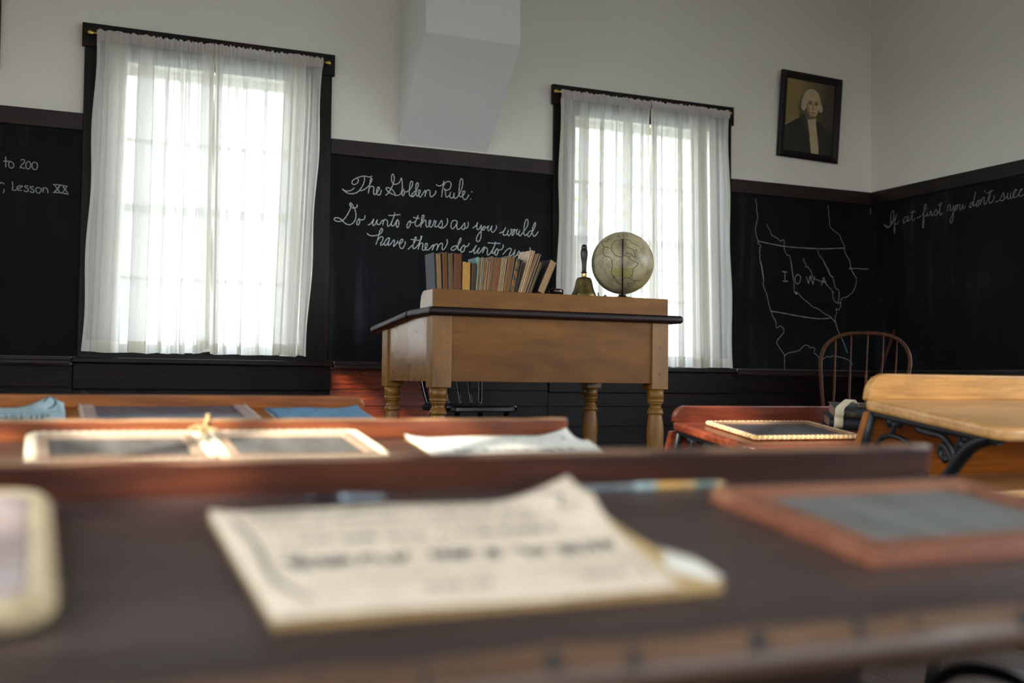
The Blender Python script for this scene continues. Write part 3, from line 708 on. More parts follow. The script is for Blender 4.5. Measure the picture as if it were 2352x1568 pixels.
# top slab: flat strip then sloping lid
for nm, ya, yb in (('back_strip', 4.568, 4.899), ('sloping_lid', 4.901, 5.505)):
    za, zb_ = slope_z(ya), slope_z(yb); t = .038
    mb = MB().hexa([L3(1.594,ya,za-t),L3(2.908,ya,za-t),L3(2.908,yb,zb_-t),L3(1.594,yb,zb_-t)],
                   [L3(1.594,ya,za),L3(2.908,ya,za),L3(2.908,yb,zb_),L3(1.594,yb,zb_)])
    mb.build(nm, M['desk_edge'], TD, .016, 4)
bx(MB(), X0+.088, X1-.088, 4.609, 4.632, .755, 1.052).build('front_panel', M['desk_front'], TD, .0015)
bx(MB(), X0+.088, X1-.088, 5.345, 5.366, .80, .985).build('teacher_side_rail', M['desk_front'], TD, .0015)
for nm, xa in (('end_panel', X0+.010), ('end_panel', X1-.032)):
    MB().hexa([L3(xa,Y0+.088,.755),L3(xa,Y1-.088,.755),L3(xa,Y1-.088,slope_z(5.287)-.038),L3(xa,4.9,1.049),L3(xa,Y0+.088,1.049)],
              [L3(xa+.022,Y0+.088,.755),L3(xa+.022,Y1-.088,.755),L3(xa+.022,Y1-.088,slope_z(5.287)-.038),L3(xa+.022,4.9,1.049),L3(xa+.022,Y0+.088,1.049)]).build(nm, M['desk_side'], TD)
legp = [(.0405,.727),(.0405,.6815),(.035,.6795),(.0395,.678),(.0405,.672),(.0395,.664),(.034,.662),(.036,.660),(.036,.6575),(.031,.655),(.0285,.645),(.0285,.638),(.033,.634),(.036,.633),(.036,.629),
        (.033,.6275),(.037,.624),(.0405,.617),(.0405,.609),(.035,.606),(.033,.604),(.033,.601),(.035,.59),(.039,.565),(.0415,.535),(.0415,.49),(.039,.42),(.033,.34),(.027,.28),(.024,.25),(.030,.245),(.030,.238),(.024,.232),(.022,.22),(.028,.205),(.028,.19),(.02,.1805)]
for (px, py) in ((X0,Y0),(X1-.09,Y0),(X0,Y1-.09),(X1-.09,Y1-.09)):
    cx, cy = px+.045-tx, py+.045-ty
    zt_ = slope_z(py+.045)-.038 if py > 5 else 1.049
    l = MB().lathe([(r, z-tz) for r, z in legp], (cx, cy, 0), 28).build('leg', M['desk_post'], TD)
    bx(MB(), px, px+.09, py, py+.09, .727, zt_).build('post', M['desk_post'], l, .0025)
    if py < 5:
        for dz in (.80, .93):
            MB().lathe([(.0055,0),(.0055,.0012),(.004,.0016)], n=12, M=Matrix.Translation(L3(px+(.066 if px<2 else .045), py-.0002, dz)) @ Matrix.Rotation(pi/2,4,'X')).build('peg', M['desk_post'], l)
# low gallery box along the students' side
bx(MB(), X0+.003, X1-.003, 4.601, 4.621, 1.0865, 1.168).build('gallery_board', M['desk_front'], TD, .002)
for xa in (X0+.003, X1-.023):
    pts = [(4.6215,1.0865),(4.795,1.0865),(4.790,1.118),(4.778,1.148),(4.760,1.163),(4.74,1.168),(4.6215,1.168)]
    MB().hexa([L3(xa,y,z) for y,z in pts], [L3(xa+.02,y,z) for y,z in pts]).build('gallery_side', M['desk_side'], TD, .002)
bx(MB(), X0+.024, X1-.024, 4.6215, 4.785, 1.150, 1.1665).build('gallery_shelf', M['desk_front'], TD)
GZ = 1.1668

# ------------------------------------------------------------------ books on the gallery
GB = 'old books in the row on the teacher desk'
_pc = {}
def paperm(c):
    if c in _pc: return _pc[c]
    m, nt, b, N, L = newmat('page_edges')
    n = noise(nt, coords(nt, (900,900,6)), 1, 3); n2 = noise(nt, coords(nt), 40, 5)
    k = ramp(nt, n, [(.3,(.62,.6,.56,1)),(.7,(1,1,1,1))]); k2 = ramp(nt, n2, [(.3,(.75,.73,.7,1)),(.65,(1,1,1,1))])
    L(mixc(nt, 1, mixc(nt, .8, lin(c), k, 'MULTIPLY'), k2, 'MULTIPLY'), b.inputs['Base Color']); b.inputs['Roughness'].default_value = .85
    _pc[c] = m; return m
_cc = {}
def cover(c):
    if c not in _cc: _cc[c] = plain('book_cloth', c, .6, 0, .16, 60, .25, .35)
    return _cc[c]
def marbled():
    m, nt, b, N, L = newmat('marbled_edges')
    n = nt.nodes.new('ShaderNodeTexVoronoi'); n.inputs['Scale'].default_value = 75
    L(coords(nt, (1,1,1)), n.inputs['Vector'])
    s = N('ShaderNodeSeparateColor'); L(n.outputs['Color'], s.inputs[0])
    L(ramp(nt, s.outputs[0], [(.25, lin((62,70,52))), (.5, lin((96,90,56))), (.72, lin((150,98,44)))]), b.inputs['Base Color']); b.inputs['Roughness'].default_value = .8
    return m
def book(label, tl, tr, ty_, bl, br, by, cc, pc, d=.118, soft=False, edge=None, pm=None, over=.003, yoff=0):
    Yb = 4.640+yoff
    a, b = onY(tl, ty_, Yb), onY(tr, ty_, Yb); c, e = onY(bl, by, Yb), onY(br, by, Yb)
    pt = (a+b)/2; pb = (c+e)/2
    lean = atan2(pt.x-pb.x, pt.z-pb.z); t = ((b-a).x+(e-c).x)/2*.955*cos(lean)
    xb = pb.x - (pb.z-GZ)*tan(lean); h = (pt.z-GZ)/cos(lean)
    R = thing('book', label, 'book', (xb, Yb, GZ+t/2*sin(abs(lean))+.0004), (0, lean, 0), group=GB)
    bt = .0013 if soft else .0024
    if t < .009: bt = min(bt, .0012)
    pm = pm or paperm(pc)
    th = t/2
    # page block with slightly hollow fore-edge
    mb = MB(); n = 8; o1 = over if not soft else .0006
    prof = [(-th+bt+(2*(th-bt))*k/n, .0035*sin(pi*k/n)*(0 if soft else 1)+o1) for k in range(n+1)]
    low = [(x, y, .0022 if not soft else .0004) for x, y in prof]+[(th-bt, d-.003, .0022 if not soft else .0004), (-th+bt, d-.003, .0022 if not soft else .0004)]
    hi = [(x, y, h-(over if not soft else .0005)-.0012*sin(9*x/max(t,.001))) for x, y, z in low]
    mb.hexa(low, hi).build('page_block', pm, R)
    cm_ = cover(cc)
    if not soft:
        mb = MB().box(-th, -th+bt, 0, d-.002, 0, h).box(th-bt, th, 0, d-.002, 0, h)
    else:
        mb = MB(); 
        for s in (-1, 1):
            a_, b_ = sorted((s*th, s*(th-bt)))
            mb.hexa([(a_,0,0),(b_,0,0),(b_,d-.002,0),(a_,d-.002,0)], [(a_-.0008*s,.002,h-.002),(b_,0.001,h-.001),(b_,d-.002,h),(a_,d-.002,h)])
    mb.build('cover', cm_, R, 0.0006, 1)
    sp = [( -th, d-.0025),(-th*.75, d+.001),(0,d+.0035),(th*.75,d+.001),(th,d-.0025),(th*.7,d-.004),(-th*.7,d-.004)]
    MB().hexa([(x,y,0) for x,y in sp], [(x,y,h) for x,y in sp]).build('spine', cm_, R)
    if edge:
        mb = MB()
        for s in (-1, 1): mb.box(s*th-(.0016 if s>0 else 0), s*th+(.0016 if s<0 else 0), -.0006, .0012, 0, h+.0004)
        mb.box(-th, th, -.0006, .0009, h-.0004, h+.0008) if edge == 2 else None
        mb.build('worn_edge', cover((206,188,150)), R)
    return R
k = .0
book('large charcoal book with its whole front cover showing, leftmost of the row', 996,999.5,579.5,1000,1003,660,(64,64,69),(70,58,44), d=.122, over=.001)
book('mottled tan-edged book beside the large charcoal one', 999.8,1013.5,581.5,1003.2,1015.6,661,(34,30,28),(160,128,84), d=.112)
book('slim brown-paged book in a dark plum cover', 1014.8,1027.2,578.5,1017,1029,661.5,(66,38,36),(128,82,36), d=.118)
book('olive-paged slim book with a rounded maroon cover top', 1028.2,1040.2,580.5,1029.8,1041.2,662,(74,44,40),(126,102,62), d=.112)
book('thick red-brown book beside the gap in heights', 1041.2,1062.5,581,1042,1058.5,663,(84,44,30),(116,66,34), d=.118)
book('shorter book with golden page edges', 1061.8,1082,600,1060,1081.5,664,(38,32,30),(200,150,72), d=.108)
book('smallest dark-brown book next to the golden one', 1082.6,1095.2,604.5,1082.4,1092.4,664.5,(44,38,34),(92,74,50), d=.104)
book('tall slim teal-covered book', 1098.2,1108.8,591,1093.2,1103,665,(126,172,166),(150,116,80), d=.130)
book('tan-paged book right of the teal one', 1109.2,1119.2,591.5,1104,1112.6,665.5,(140,118,84),(152,122,82), d=.118)
book('low booklet with two frayed cream cover edges', 1119.8,1126.8,599.5,1112.8,1119.6,666,(112,72,44),(118,72,38), d=.100, soft=True, edge=1)
book('brown book with a pinkish cover rising behind the frayed booklet', 1130.2,1141.6,590,1120.2,1131.2,666.5,(140,100,80),(132,98,56), d=.124)
book('orange-brown paged book with grey boards', 1142.2,1153.4,592.5,1131.8,1143,667,(112,100,84),(150,92,56), d=.116)
book('olive booklet outlined by pale cream cover edges', 1153.8,1164.2,595.5,1143.4,1154.6,667,(168,140,96),(146,120,78), d=.104, soft=True, edge=2)
book('broad brown-paged book with a drab taupe cover', 1167.8,1184.8,589.5,1155.8,1170.2,667.5,(124,104,86),(130,92,48), d=.128)
book('dark book with marbled green and orange page edges', 1185.4,1197.2,593.5,1170.8,1182.4,668,(36,34,34),(90,84,54), d=.112, pm=marbled())
book('thin black book between the marbled one and the pale pamphlets', 1197.4,1203,597.5,1182.8,1187.2,668.5,(30,28,28),(64,50,36), d=.106, soft=True)
book('tallest pale pink pamphlet, leaning right', 1219.2,1224.6,575.8,1191.6,1197.2,668.8,(204,176,150),(168,124,82), d=.136, soft=True, edge=1)
book('worn brown pamphlet leaning on the tallest pale one', 1224.8,1229.4,577,1197.4,1201.4,669,(176,136,92),(152,104,62), d=.124, soft=True, edge=1)
book('ragged brown pamphlet with a bent top corner', 1229.4,1234.4,584,1201.6,1206,669.2,(150,106,64),(142,98,58), d=.114, soft=True)
book('dark red-brown pamphlet with a cream right edge', 1235,1243.6,584.5,1206.2,1212.6,669.5,(196,164,114),(84,54,38), d=.118, soft=True, edge=1)
book('thin tan book with printed patterned edge', 1240.6,1246.8,602,1214,1223.4,670,(52,44,38),(146,126,86), d=.108)
book('black-covered thick book leaning at the right end of the row', 1263.6,1281.4,602.5,1234.4,1253.4,671,(44,42,42),(174,138,98), d=.122, over=.002)

# ------------------------------------------------------------------ inkwell, bell, globe
def darkglaze():
    m, nt, b, N, L = newmat('dark_brown_glaze'); b.inputs['Base Color'].default_value = lin((36,20,16)); b.inputs['Roughness'].default_value = .08
    n = noise(nt, coords(nt), 30, 3); bump(nt, b, n, .05, .002); return m
ic = onY(1277, 660, 4.70)
IW = thing('inkwell', 'small dark brown glazed inkwell between the books and the hand bell', 'inkwell', (ic.x, 4.70, GZ+.0004))
MB().lathe([(.0005,.002),(.030,0),(.036,.003),(.0365,.026),(.035,.031),(.031,.033),(.022,.0325),(.020,.028),(.0005,.026)], (0,0,0), 30, cap=False).build('jar', darkglaze(), IW)
MB().lathe([(.0205,.0315),(.0215,.034),(.0185,.0345),(.018,.031)], (0,0,0), 24, cap=False).build('rim', darkglaze(), IW)
def bellbrass():
    m, nt, b, N, L = newmat('aged_bell_brass')
    n = noise(nt, coords(nt), 22, 5)
    L(ramp(nt, n, [(.35, lin((78,64,34))), (.65, lin((116,98,58)))]), b.inputs['Base Color'])
    b.inputs['Metallic'].default_value = .85; b.inputs['Roughness'].default_value = .42; return m
bc = onY(1341, 673, 4.69)
HB = thing('hand_bell', 'brass school hand bell with a dark turned handle beside the globe', 'bell', (bc.x, 4.69, GZ+.0004))
ks = .00209; zb0 = .0195
def bp(lst): return [(w*ks, zb0+(673-y)*ks) for w, y in lst]
MB().lathe([(.0555,0),(.0605,.0012),(.061,.004)]+bp([(26.8,673),(24.2,668),(22,661),(20.3,654),(18.8,647),(17.6,642),(15.4,638.6),(11,637),(5.5,636.2)])+[(.0005,zb0+37*ks)], (0,0,0), 40, cap=False).build('bell_body', bellbrass(), HB)
MB().lathe([(.0005,.004),(.050,.004),(.0555,.0)], (0,0,0), 40, cap=False).build('bell_mouth', bellbrass(), HB)
MB().lathe(bp([(5.2,637),(5.4,634),(4.8,632),(5.3,629),(5.2,627.4)]), (0,0,0), 24).build('ferrule', M['brass'], HB)
MB().lathe(bp([(5.6,627.4),(7,626.4),(6.2,624.8),(4.8,622),(4.9,612),(5.6,602),(7.0,594),(8.2,586),(8.2,578),(7.2,573),(6.2,571.5),(6.4,569),(6.2,565),(4.6,562),(2,560.8),(.2,560.4)]), (0,0,0), 26).build('handle', wood('dark_turned_handle',(24,12,12),(40,20,19),(60,32,28),2,9,.35,.1), HB)
# curled bit of dark wire
wc = onY(1383, 677, 4.67)
WR = MB().sweep(smooth([(wc.x-.022,4.67,GZ+.024),(wc.x-.020,4.672,GZ+.012),(wc.x-.012,4.675,GZ+.004),(wc.x,4.675,GZ+.0045),(wc.x+.010,4.672,GZ+.006),(wc.x+.016,4.668,GZ+.012),(wc.x+.018,4.664,GZ+.008)],5), .0028, 8).build('wire_curl', M['iron'])
tag(WR, 'small curled dark wire lying between the hand bell and the globe', 'wire')
# globe
gc = onY(1430, 604, 4.68); GR = .152
GL = thing('globe', 'antique-look parchment globe on a dark single arm stand', 'globe', (gc.x, 4.68, GZ+.0004))
gl = Vector((0, 0, gc.z-GL.location.z))
def globemat():
    m, nt, b, N, L = newmat('parchment_map')
    n = noise(nt, coords(nt), 13, 6, .6); n2 = noise(nt, coords(nt), 5, 3)
    c = ramp(nt, n, [(.32, lin((122,110,82))), (.5, lin((160,148,116))), (.7, lin((178,166,132)))])
    c2 = ramp(nt, n2, [(.45, (1,1,1,1)), (.62, lin((214,204,170)))])
    L(mixc(nt, .8, c, c2, 'MULTIPLY'), b.inputs['Base Color']); b.inputs['Roughness'].default_value = .45
    return m
MB().ball(gl, GR, 72, 48).build('sphere', globemat(), GL)
GW = Vector((gc.x, 4.68, gc.z))
def onsphere(px, py, r=GR+.0004):
    d = ray(px, py).normalized(); oc = CAM-GW
    b_ = oc.dot(d); c_ = oc.dot(oc)-r*r; q = b_*b_-c_
    if q < 0: return None
    return CAM + d*(-b_-sqrt(q))
def gline(mb, pts, w, k=3, jit=0):
    P = [onsphere(1290+p.x/9.222+random.uniform(-jit,jit), 520+p.y/9.222+random.uniform(-jit,jit)) for p in smooth([(a,b,0) for a,b in pts], k)]
    P = [p for p in P if p]; vs = []
    for i, p in enumerate(P):
        t = (P[min(i+1,len(P)-1)]-P[max(i-1,0)]).normalized(); nn = (p-GW).normalized(); s = t.cross(nn)*w*.5
        for q in (p+s, p-s): vs.append((q-Vector(GL.location))+nn*.0003)
    if len(P) > 1: mb.add(vs, [(2*i,2*i+1,2*i+3,2*i+2) for i in range(len(P)-1)])
mb = MB()
COAST = [[(905,440),(875,500),(880,560),(905,610),(960,640),(1010,650),(1050,690),(1068,760),(1080,830),(1060,900),(1050,960),(1075,1020),(1100,1060),(1115,1110),(1150,1170),(1200,1210),(1260,1230),(1300,1190),(1290,1140),(1330,1090),(1400,1085),(1440,1090),(1460,1060),(1500,1000),(1505,930),(1540,880),(1590,830),(1620,780),(1560,750),(1500,720),(1470,690)],
 [(1050,500),(1075,530),(1120,590),(1160,620),(1230,640),(1290,640),(1330,610),(1380,640),(1420,690),(1450,690),(1440,640),(1400,630)],
 [(1060,400),(1055,460),(1060,500)],[(1060,400),(1100,330),(1170,295),(1250,290),(1300,260),(1380,280),(1450,290),(1470,340),(1540,375),(1600,400),(1650,415)],
 [(1390,440),(1450,460),(1510,490),(1545,560),(1560,650),(1500,620),(1430,570),(1370,550)],
 [(905,440),(950,430),(990,460),(1040,450)],[(830,320),(860,350),(870,390),(900,430)],[(820,330),(890,310),(960,330),(980,290),(1020,260)],
 [(1340,560),(1380,545),(1400,580),(1350,590)],[(1560,500),(1590,490),(1580,530),(1560,525)],
 [(1100,1060),(1130,1080),(1180,1150),(1230,1200)],[(1400,1190),(1450,1220),(1480,1210),(1500,1180),(1570,1150),(1650,1140),(1700,1120)],
 [(1390,1200),(1420,1270),(1480,1260),(1560,1180)],[(1460,1100),(1500,1130),(1560,1150)],
 [(1240,240),(1210,200),(1150,210)],[(1330,230),(1300,180),(1340,160),(1400,200)]]
for c in COAST: gline(mb, c, .0030, 5, .35)
mb.build('coastlines', chalk('map_brown_ink', (96,86,58), .8), GL, recalc=False)
mb = MB()
for c in [[(660,720),(760,630),(880,560),(1000,540)],[(690,870),(800,720),(930,620)],[(1140,620),(1100,690),(1050,760)],[(640,700),(720,620),(860,560)],[(1060,465),(1180,445),(1270,430)],
  [(1250,630),(1240,800),(1230,1000)],[(1350,840),(1440,1000),(1520,1100)],[(1610,700),(1700,810),(1780,950),(1820,1100)],[(1500,960),(1600,920),(1670,870)],[(1500,1000),(1520,1100)],[(1640,530),(1760,580),(1860,680)],
  [(1080,880),(1180,880),(1300,890)],[(1060,950),(1170,960),(1290,965)],[(1090,1040),(1180,1050),(1280,1030)],[(1350,900),(1420,905),(1490,890)],[(1360,960),(1430,955),(1500,950)],[(1150,880),(1150,1040)],[(1400,860),(1410,1040)],
  [(1170,745),(1240,730),(1290,740)],[(1160,790),(1230,780)],[(1380,720),(1420,790),(1480,840)],[(640,1180),(700,1230),(800,1290)],[(1000,1140),(1040,1110),(1085,1140),(1080,1210),(1045,1240),(1010,1200),(1000,1140)],
  [(1180,400),(1260,380),(1340,390),(1390,440),(1350,500),(1260,520),(1190,480),(1180,400)]]: gline(mb, c, .0011, 4, .2)
for c in [[(875,715),(975,820)],[(975,820),(905,940)],[(905,940),(785,805)],[(785,805),(875,715)],[(868,735),(945,810)],[(835,800),(900,890)],[(850,770),(930,850)]]: gline(mb, c, .0013, 4)
mb.build('fine_map_lines', chalk('map_grey_ink', (110,102,80), .8), GL, recalc=False)
mb = MB()   # tinted country patch
patch = [(1075,880),(1180,872),(1300,880),(1420,880),(1520,860),(1580,830),(1540,890),(1505,950),(1500,1010),(1450,1060),(1400,1080),(1330,1085),(1230,1055),(1120,1050),(1075,1010),(1055,950)]
P = [onsphere(1290+a/9.222, 520+b/9.222, GR+.0002) for a, b in patch]
cpt = onsphere(1290+1300/9.222, 520+960/9.222, GR+.0012)
rings = []
for f in (1, .75, .5, .25):
    rings.append([GW+((c_*f+cpt*(1-f))-GW).normalized()*(GR+.00022)-Vector(GL.location) for c_ in P])
n = len(P); vs = [p for r in rings for p in r]+[GW+(cpt-GW).normalized()*(GR+.00022)-Vector(GL.location)]
fs = [(i*n+a, i*n+(a+1)%n, (i+1)*n+(a+1)%n, (i+1)*n+a) for i in range(3) for a in range(n)]+[(3*n+a, 3*n+(a+1)%n, 4*n) for a in range(n)]
mb.add(vs, fs, True); mb.build('tinted_region', chalk('map_olive_tint', (164,152,98), .9), GL, recalc=False)
# stand: arm from the pole down the front
vd = Vector((-gc.x, -4.68, 0)).normalized()
arm = []
for i in range(25):
    a = radians(38)+(radians(-90)-radians(38))*i/24
    arm.append(gl + vd*((GR+.009)*cos(a)) + Vector((0,0,(GR+.009)*sin(a))))
MB().sweep(arm, .0058, 8, sq=(1,.7)).build('meridian_arm', wood('dark_globe_arm',(14,10,8),(26,18,13),(44,30,20),2,6,.35,.05), GL)
MB().lathe([(.050,0),(.052,.004),(.046,.007),(.020,.010),(.0185,.016),(.0185,.0205)], (0,0,0), 32).build('stand_base', wood('dark_globe_base',(40,16,16),(60,26,24),(78,36,32),2,6,.3,.05), GL)

# ------------------------------------------------------------------ chairs
BP = M['black_paint']
CH = thing('kitchen_chair', 'glossy black spindle-back chair behind the teacher desk', 'chair', (2.205, 5.64, PZ), (0,0,radians(8)))
sw, sd, sh = .43, .40, .445
pts = rrect(-sw/2, sw/2, -sd/2, sd/2, .06, 6)
MB().hexa([(x,y,sh-.036) for x,y in pts], [(x,y,sh) for x,y in pts]).build('seat', BP, CH, .010, 3)
for sx in (-1, 1):
    MB().sweep(smooth([(sx*.165,.165,sh-.01),(sx*.185,.20,sh+.12),(sx*.20,.245,sh+.32),(sx*.205,.27,sh+.42)],4), .0155, 10).build('back_post', BP, CH)
rail_p = smooth([(-.212,.268,sh+.40),(-.1,.285,sh+.425),(0,.29,sh+.43),(.1,.285,sh+.425),(.212,.268,sh+.40)],4)
MB().sweep(rail_p, .042, 8, sq=(1,.28)).build('crest_rail', BP, CH)
for i in range(4):
    x = -.108+.072*i
    p = [(x, .165+.12*t, sh-.005+.395*t) for t in [k/24 for k in range(25)]]
    r = []
    for k_ in range(25):
        t = k_/24; v = .0072+.0042*sin(pi*min(1,t*2.4))*(t<.42)
        if .20 < t < .36: v = .0085+.0028*(k_ % 2)
        r.append(v)
    MB().sweep(p, r, 10).build('spindle', BP, CH)
for sx in (-1, 1):
    for sy in (-1, 1):
        MB().sweep([(sx*.15,sy*.14,sh-.03),(sx*.172,sy*.162,sh*.55),(sx*.19,sy*.18,.001)], [.014,.019,.012], 10).build('leg', BP, CH)
MB().sweep([(-.175,-.165,.2),(.175,-.165,.2)], .010, 8).build('stretcher', BP, CH)
MB().sweep([(-.175,.165,.2),(.175,.165,.2)], .010, 8).build('stretcher', BP, CH)

WM = wood('worn_brown_bow', (44,22,9), (70,38,16), (100,58,28), 2, 6, .55, .2, spec=.15)
wz = -radians(41.2)
WC = thing('windsor_chair', 'brown bow-back spindle chair in front of the corner, right of the chalk map', 'chair', (3.84, 4.36, PZ), (0,0,wz))
dsc = 5.50/FPX
def wl(px, py, dy=0): return ((px-1979.5)*dsc, dy, (952.5-py)*dsc+.43)
bow = [(1893,952),(1890,930),(1887,900),(1885,868),(1883.5,835),(1888,808),(1900,788),(1920,774),(1945,767),(1980,765.5),(2012,767),(2040,774),(2060,787),(2073,808),(2077,832),(2073,862),(2070,900),(2068,930),(2066,952)]
P = [Vector(wl(x, y, -.17+.10*(952-y)/190)) for x, y in bow]
MB().sweep(smooth(P,5), .0098, 12).build('bow', WM, WC)
for (xt, yt, xb) in ((1917,783,1912),(1951,773,1945),(1987,771,1979),(2021,773,2012),(2050,784,2040)):
    a = Vector(wl(xb, 952, -.165)); b = Vector(wl(xt, yt-3, -.17+.10*(952-yt)/190))
    n = 40; r = []
    for i in range(n+1):
        t = i/n; z = a.z+(b.z-a.z)*t
        py = 952.5-(z-.43)/dsc
        v = .0055-.0015*t
        if 857 < py < 912: v = .0060+.0010*(i % 2)
        r.append(v)
    MB().sweep([a+(b-a)*(i/n) for i in range(n+1)], r, 8).build('spindle', WM, WC)
sp = [(-.20,-.18),(-.12,-.215),(.12,-.215),(.20,-.18),(.225,0),(.20,.16),(.10,.20),(-.10,.20),(-.20,.16),(-.225,0)]
MB().hexa([(x,y,.395) for x,y in sp], [(x,y,.43) for x,y in sp]).build('seat', WM, WC, .010, 3)
for sx in (-1,1):
    for sy in (-1,1):
        MB().sweep([(sx*.13,sy*.13,.40),(sx*.155,sy*.16,.22),(sx*.185,sy*.19,.001)], [.011,.019,.011], 10).build('leg', WM, WC)
PT = MB().sweep([(5.674,6.126,1.158),(5.434,6.352,PZ+.008)], [.011,.013], 12).build('pointer_stick', wood('mahogany_stick',(48,20,18),(72,32,28),(98,48,40),2,6,.35,.1))
tag(PT, 'reddish wooden pointer stick leaning in the room corner behind the bow-back chair', 'stick')
# ------------------------------------------------------------------ pupils' desks
SL = radians(7.5); TS = tan(SL)
def make_desk(name, label, x0, x1, Yf, Zb, dep, rh, mats, rcor=(.0,.0), fcor=(.03,.03), lean=.42, th=.024, rail_t=.020, ornate=True, shelf=True, over=0.0, worn=None):
    top, rail, panel = mats
    R = thing(name, label, 'school desk', ((x0+x1)/2, Yf, 0))
    ox, oy = R.location.x, R.location.y
    zs = lambda y: Zb - TS*(Yf-y)
    # desktop outline with rounded front corners
    pts = []
    yf = Yf-dep
    for cx, r, s in ((x0, fcor[0], 0), (x1, fcor[1], 1)):
        for k in range(9):
            a = (pi + pi/2*k/8) if s == 0 else (1.5*pi + pi/2*k/8)
            px = (x0+r if s == 0 else x1-r)+r*cos(a); py = yf+r+r*sin(a)
            pts.append((px, py))
    pts += [(x1, Yf+.012), (x0, Yf+.012)]
    MB().hexa([(x-ox,y-oy,zs(y)-th) for x,y in pts], [(x-ox,y-oy,zs(y)) for x,y in pts]).build('desktop', top, R, .0085, 4)
    # leaning back board: low rail above the top, seat back below
    def board(nm, za, zb_, mat, ra, rb, xa, xb):
        # board plane coordinates: x, z ; y = Yf + lean*(Zb - z) (leans towards the seat behind)
        P = []
        n = 8
        if ra > 0:
            P += [(xa+ra-ra*cos(pi/2*k/n), zb_-ra*.9+ra*.9*sin(pi/2*k/n)) for k in range(n+1)]
        else: P += [(xa, zb_)]
        if rb > 0:
            P += [(xb-rb+rb*sin(pi/2*k/n), zb_-rb*.9+rb*.9*cos(pi/2*k/n)) for k in range(n+1)]
        else: P += [(xb, zb_)]
        P += [(xb, za), (xa, za)]
        yy = lambda z: Yf + lean*(Zb-z)*(1 if z < Zb else .35)
        lo = [(x-ox, yy(z)-oy, z) for x, z in P]; hi = [(x-ox, yy(z)+rail_t-oy, z) for x, z in P]
        return MB().hexa(lo, hi).build(nm, mat, R, .004, 2)
    br = board('back_rail', Zb-.002, Zb+rh, rail, rcor[0], rcor[1], x0, x1)
    if worn:
        yt = Yf-lean*rh*.35
        br2 = MB().sweep([(x-ox, yt+.0095-oy+.0008*sin(x*31), Zb+rh-.0018+.0005*sin(x*53)*sin(x*17)) for x in [x0+max(rcor[0],.003)+(x1-x0-rcor[0]-max(rcor[1],.003))*k/50 for k in range(51)]], .0098, 8, sq=(.26,1)); br2.build('worn_top_edge', worn, br)
    board('back_panel', Zb-.25, Zb-.026, panel, 0, 0, x0+.012-over, x1-.012+over)
    if shelf:
        ys0, ys1 = Yf-.26, Yf+lean*.17-.002
        z1 = Zb-.170
        MB().box(x0+.05-ox, x1-.05-ox, ys0-oy, ys1-oy, z1-.016, z1).build('book_shelf', top, R, .004)
    # cast iron end frames
    for xs in (x0+.026, x1-.026):
        def P3(u, v): return (xs-ox, Yf-u-oy, Zb+v)
        mb = MB()
        mb.sweep([P3(-.004,-.030), P3(dep-.03, -.030-TS*(dep-.03)+.002)], .011, 8, sq=(1,1), smooth=False)
        mb.sweep([P3(-.010,-.010), P3(-.045,-.10), P3(-.075,-.20), P3(-.10,-.32), P3(-.085,-.50), P3(-.06,-(Zb-.02))], .012, 8)
        arch = [(dep-.025,-.060),(.262,-.080),(.224,-.112),(.200,-.143),(.187,-.175),(.180,-.25),(.19,-.36),(.16,-.50),(.12,-(Zb-.03))]
        mb.sweep(smooth([P3(u,v) for u,v in arch],4), .0135, 8)
        mb.sweep([P3(-.14,-(Zb-.012)), P3(.24,-(Zb-.012))], .012, 8)
        fr = mb.build('iron_frame', M['iron'], R)
        if ornate:
            mb = MB(); w = .0062
            C = lambda lst, rr=w: mb.sweep(smooth([P3(u,v) for u,v in lst],4), rr, 7)
            C([(-.005,-.094),(.015,-.080),(.040,-.075),(.065,-.079),(.086,-.088),(.10,-.105)])
            C([(.040,-.075),(.046,-.062),(.049,-.050)])
            for du, dv, rr in ((.049,-.036,.013),(.036,-.047,.0125),(.062,-.047,.0125),(.049,-.052,.008)): mb.ball(P3(.0+du,dv), rr, 10, 8, (.55,1,1))
            C([(.118,-.045),(.113,-.053),(.120,-.060),(.132,-.062),(.146,-.065),(.158,-.066),(.172,-.068),(.186,-.073),(.200,-.086),(.208,-.100),(.212,-.120),(.211,-.145)], [.004]+[.0068]*43+[.008])
            C([(.150,-.050),(.154,-.058),(.146,-.063)]); mb.ball(P3(.150,-.048), .007, 8, 6, (.6,1,1)); mb.ball(P3(.117,-.046), .0075, 8, 6, (.6,1,1))
            C([(.186,-.112),(.178,-.110),(.174,-.098),(.178,-.088),(.186,-.089),(.198,-.106),(.209,-.125)])
            mb.ball(P3(.186,-.114), .009, 8, 6, (.6,1,1))
            C([(.235,-.052),(.229,-.066),(.222,-.082),(.214,-.104)]); 
            for du, dv in ((.236,-.055),(.224,-.062),(.238,-.072),(.229,-.084)): mb.ball(P3(du,dv), .0105, 8, 6, (.55,1,1.1))
            C([(.120,-.150),(.150,-.158),(.172,-.154),(.190,-.140),(.206,-.128)])
            C([(.020,-.180),(.05,-.150),(.10,-.140),(.14,-.150)]); mb.ball(P3(.09,-.096), .009, 8, 6, (.6,1,1)); mb.ball(P3(.115,-.095), .009, 8, 6, (.6,1,1))
            mb.build('scrollwork', M['iron'], fr)
    return R

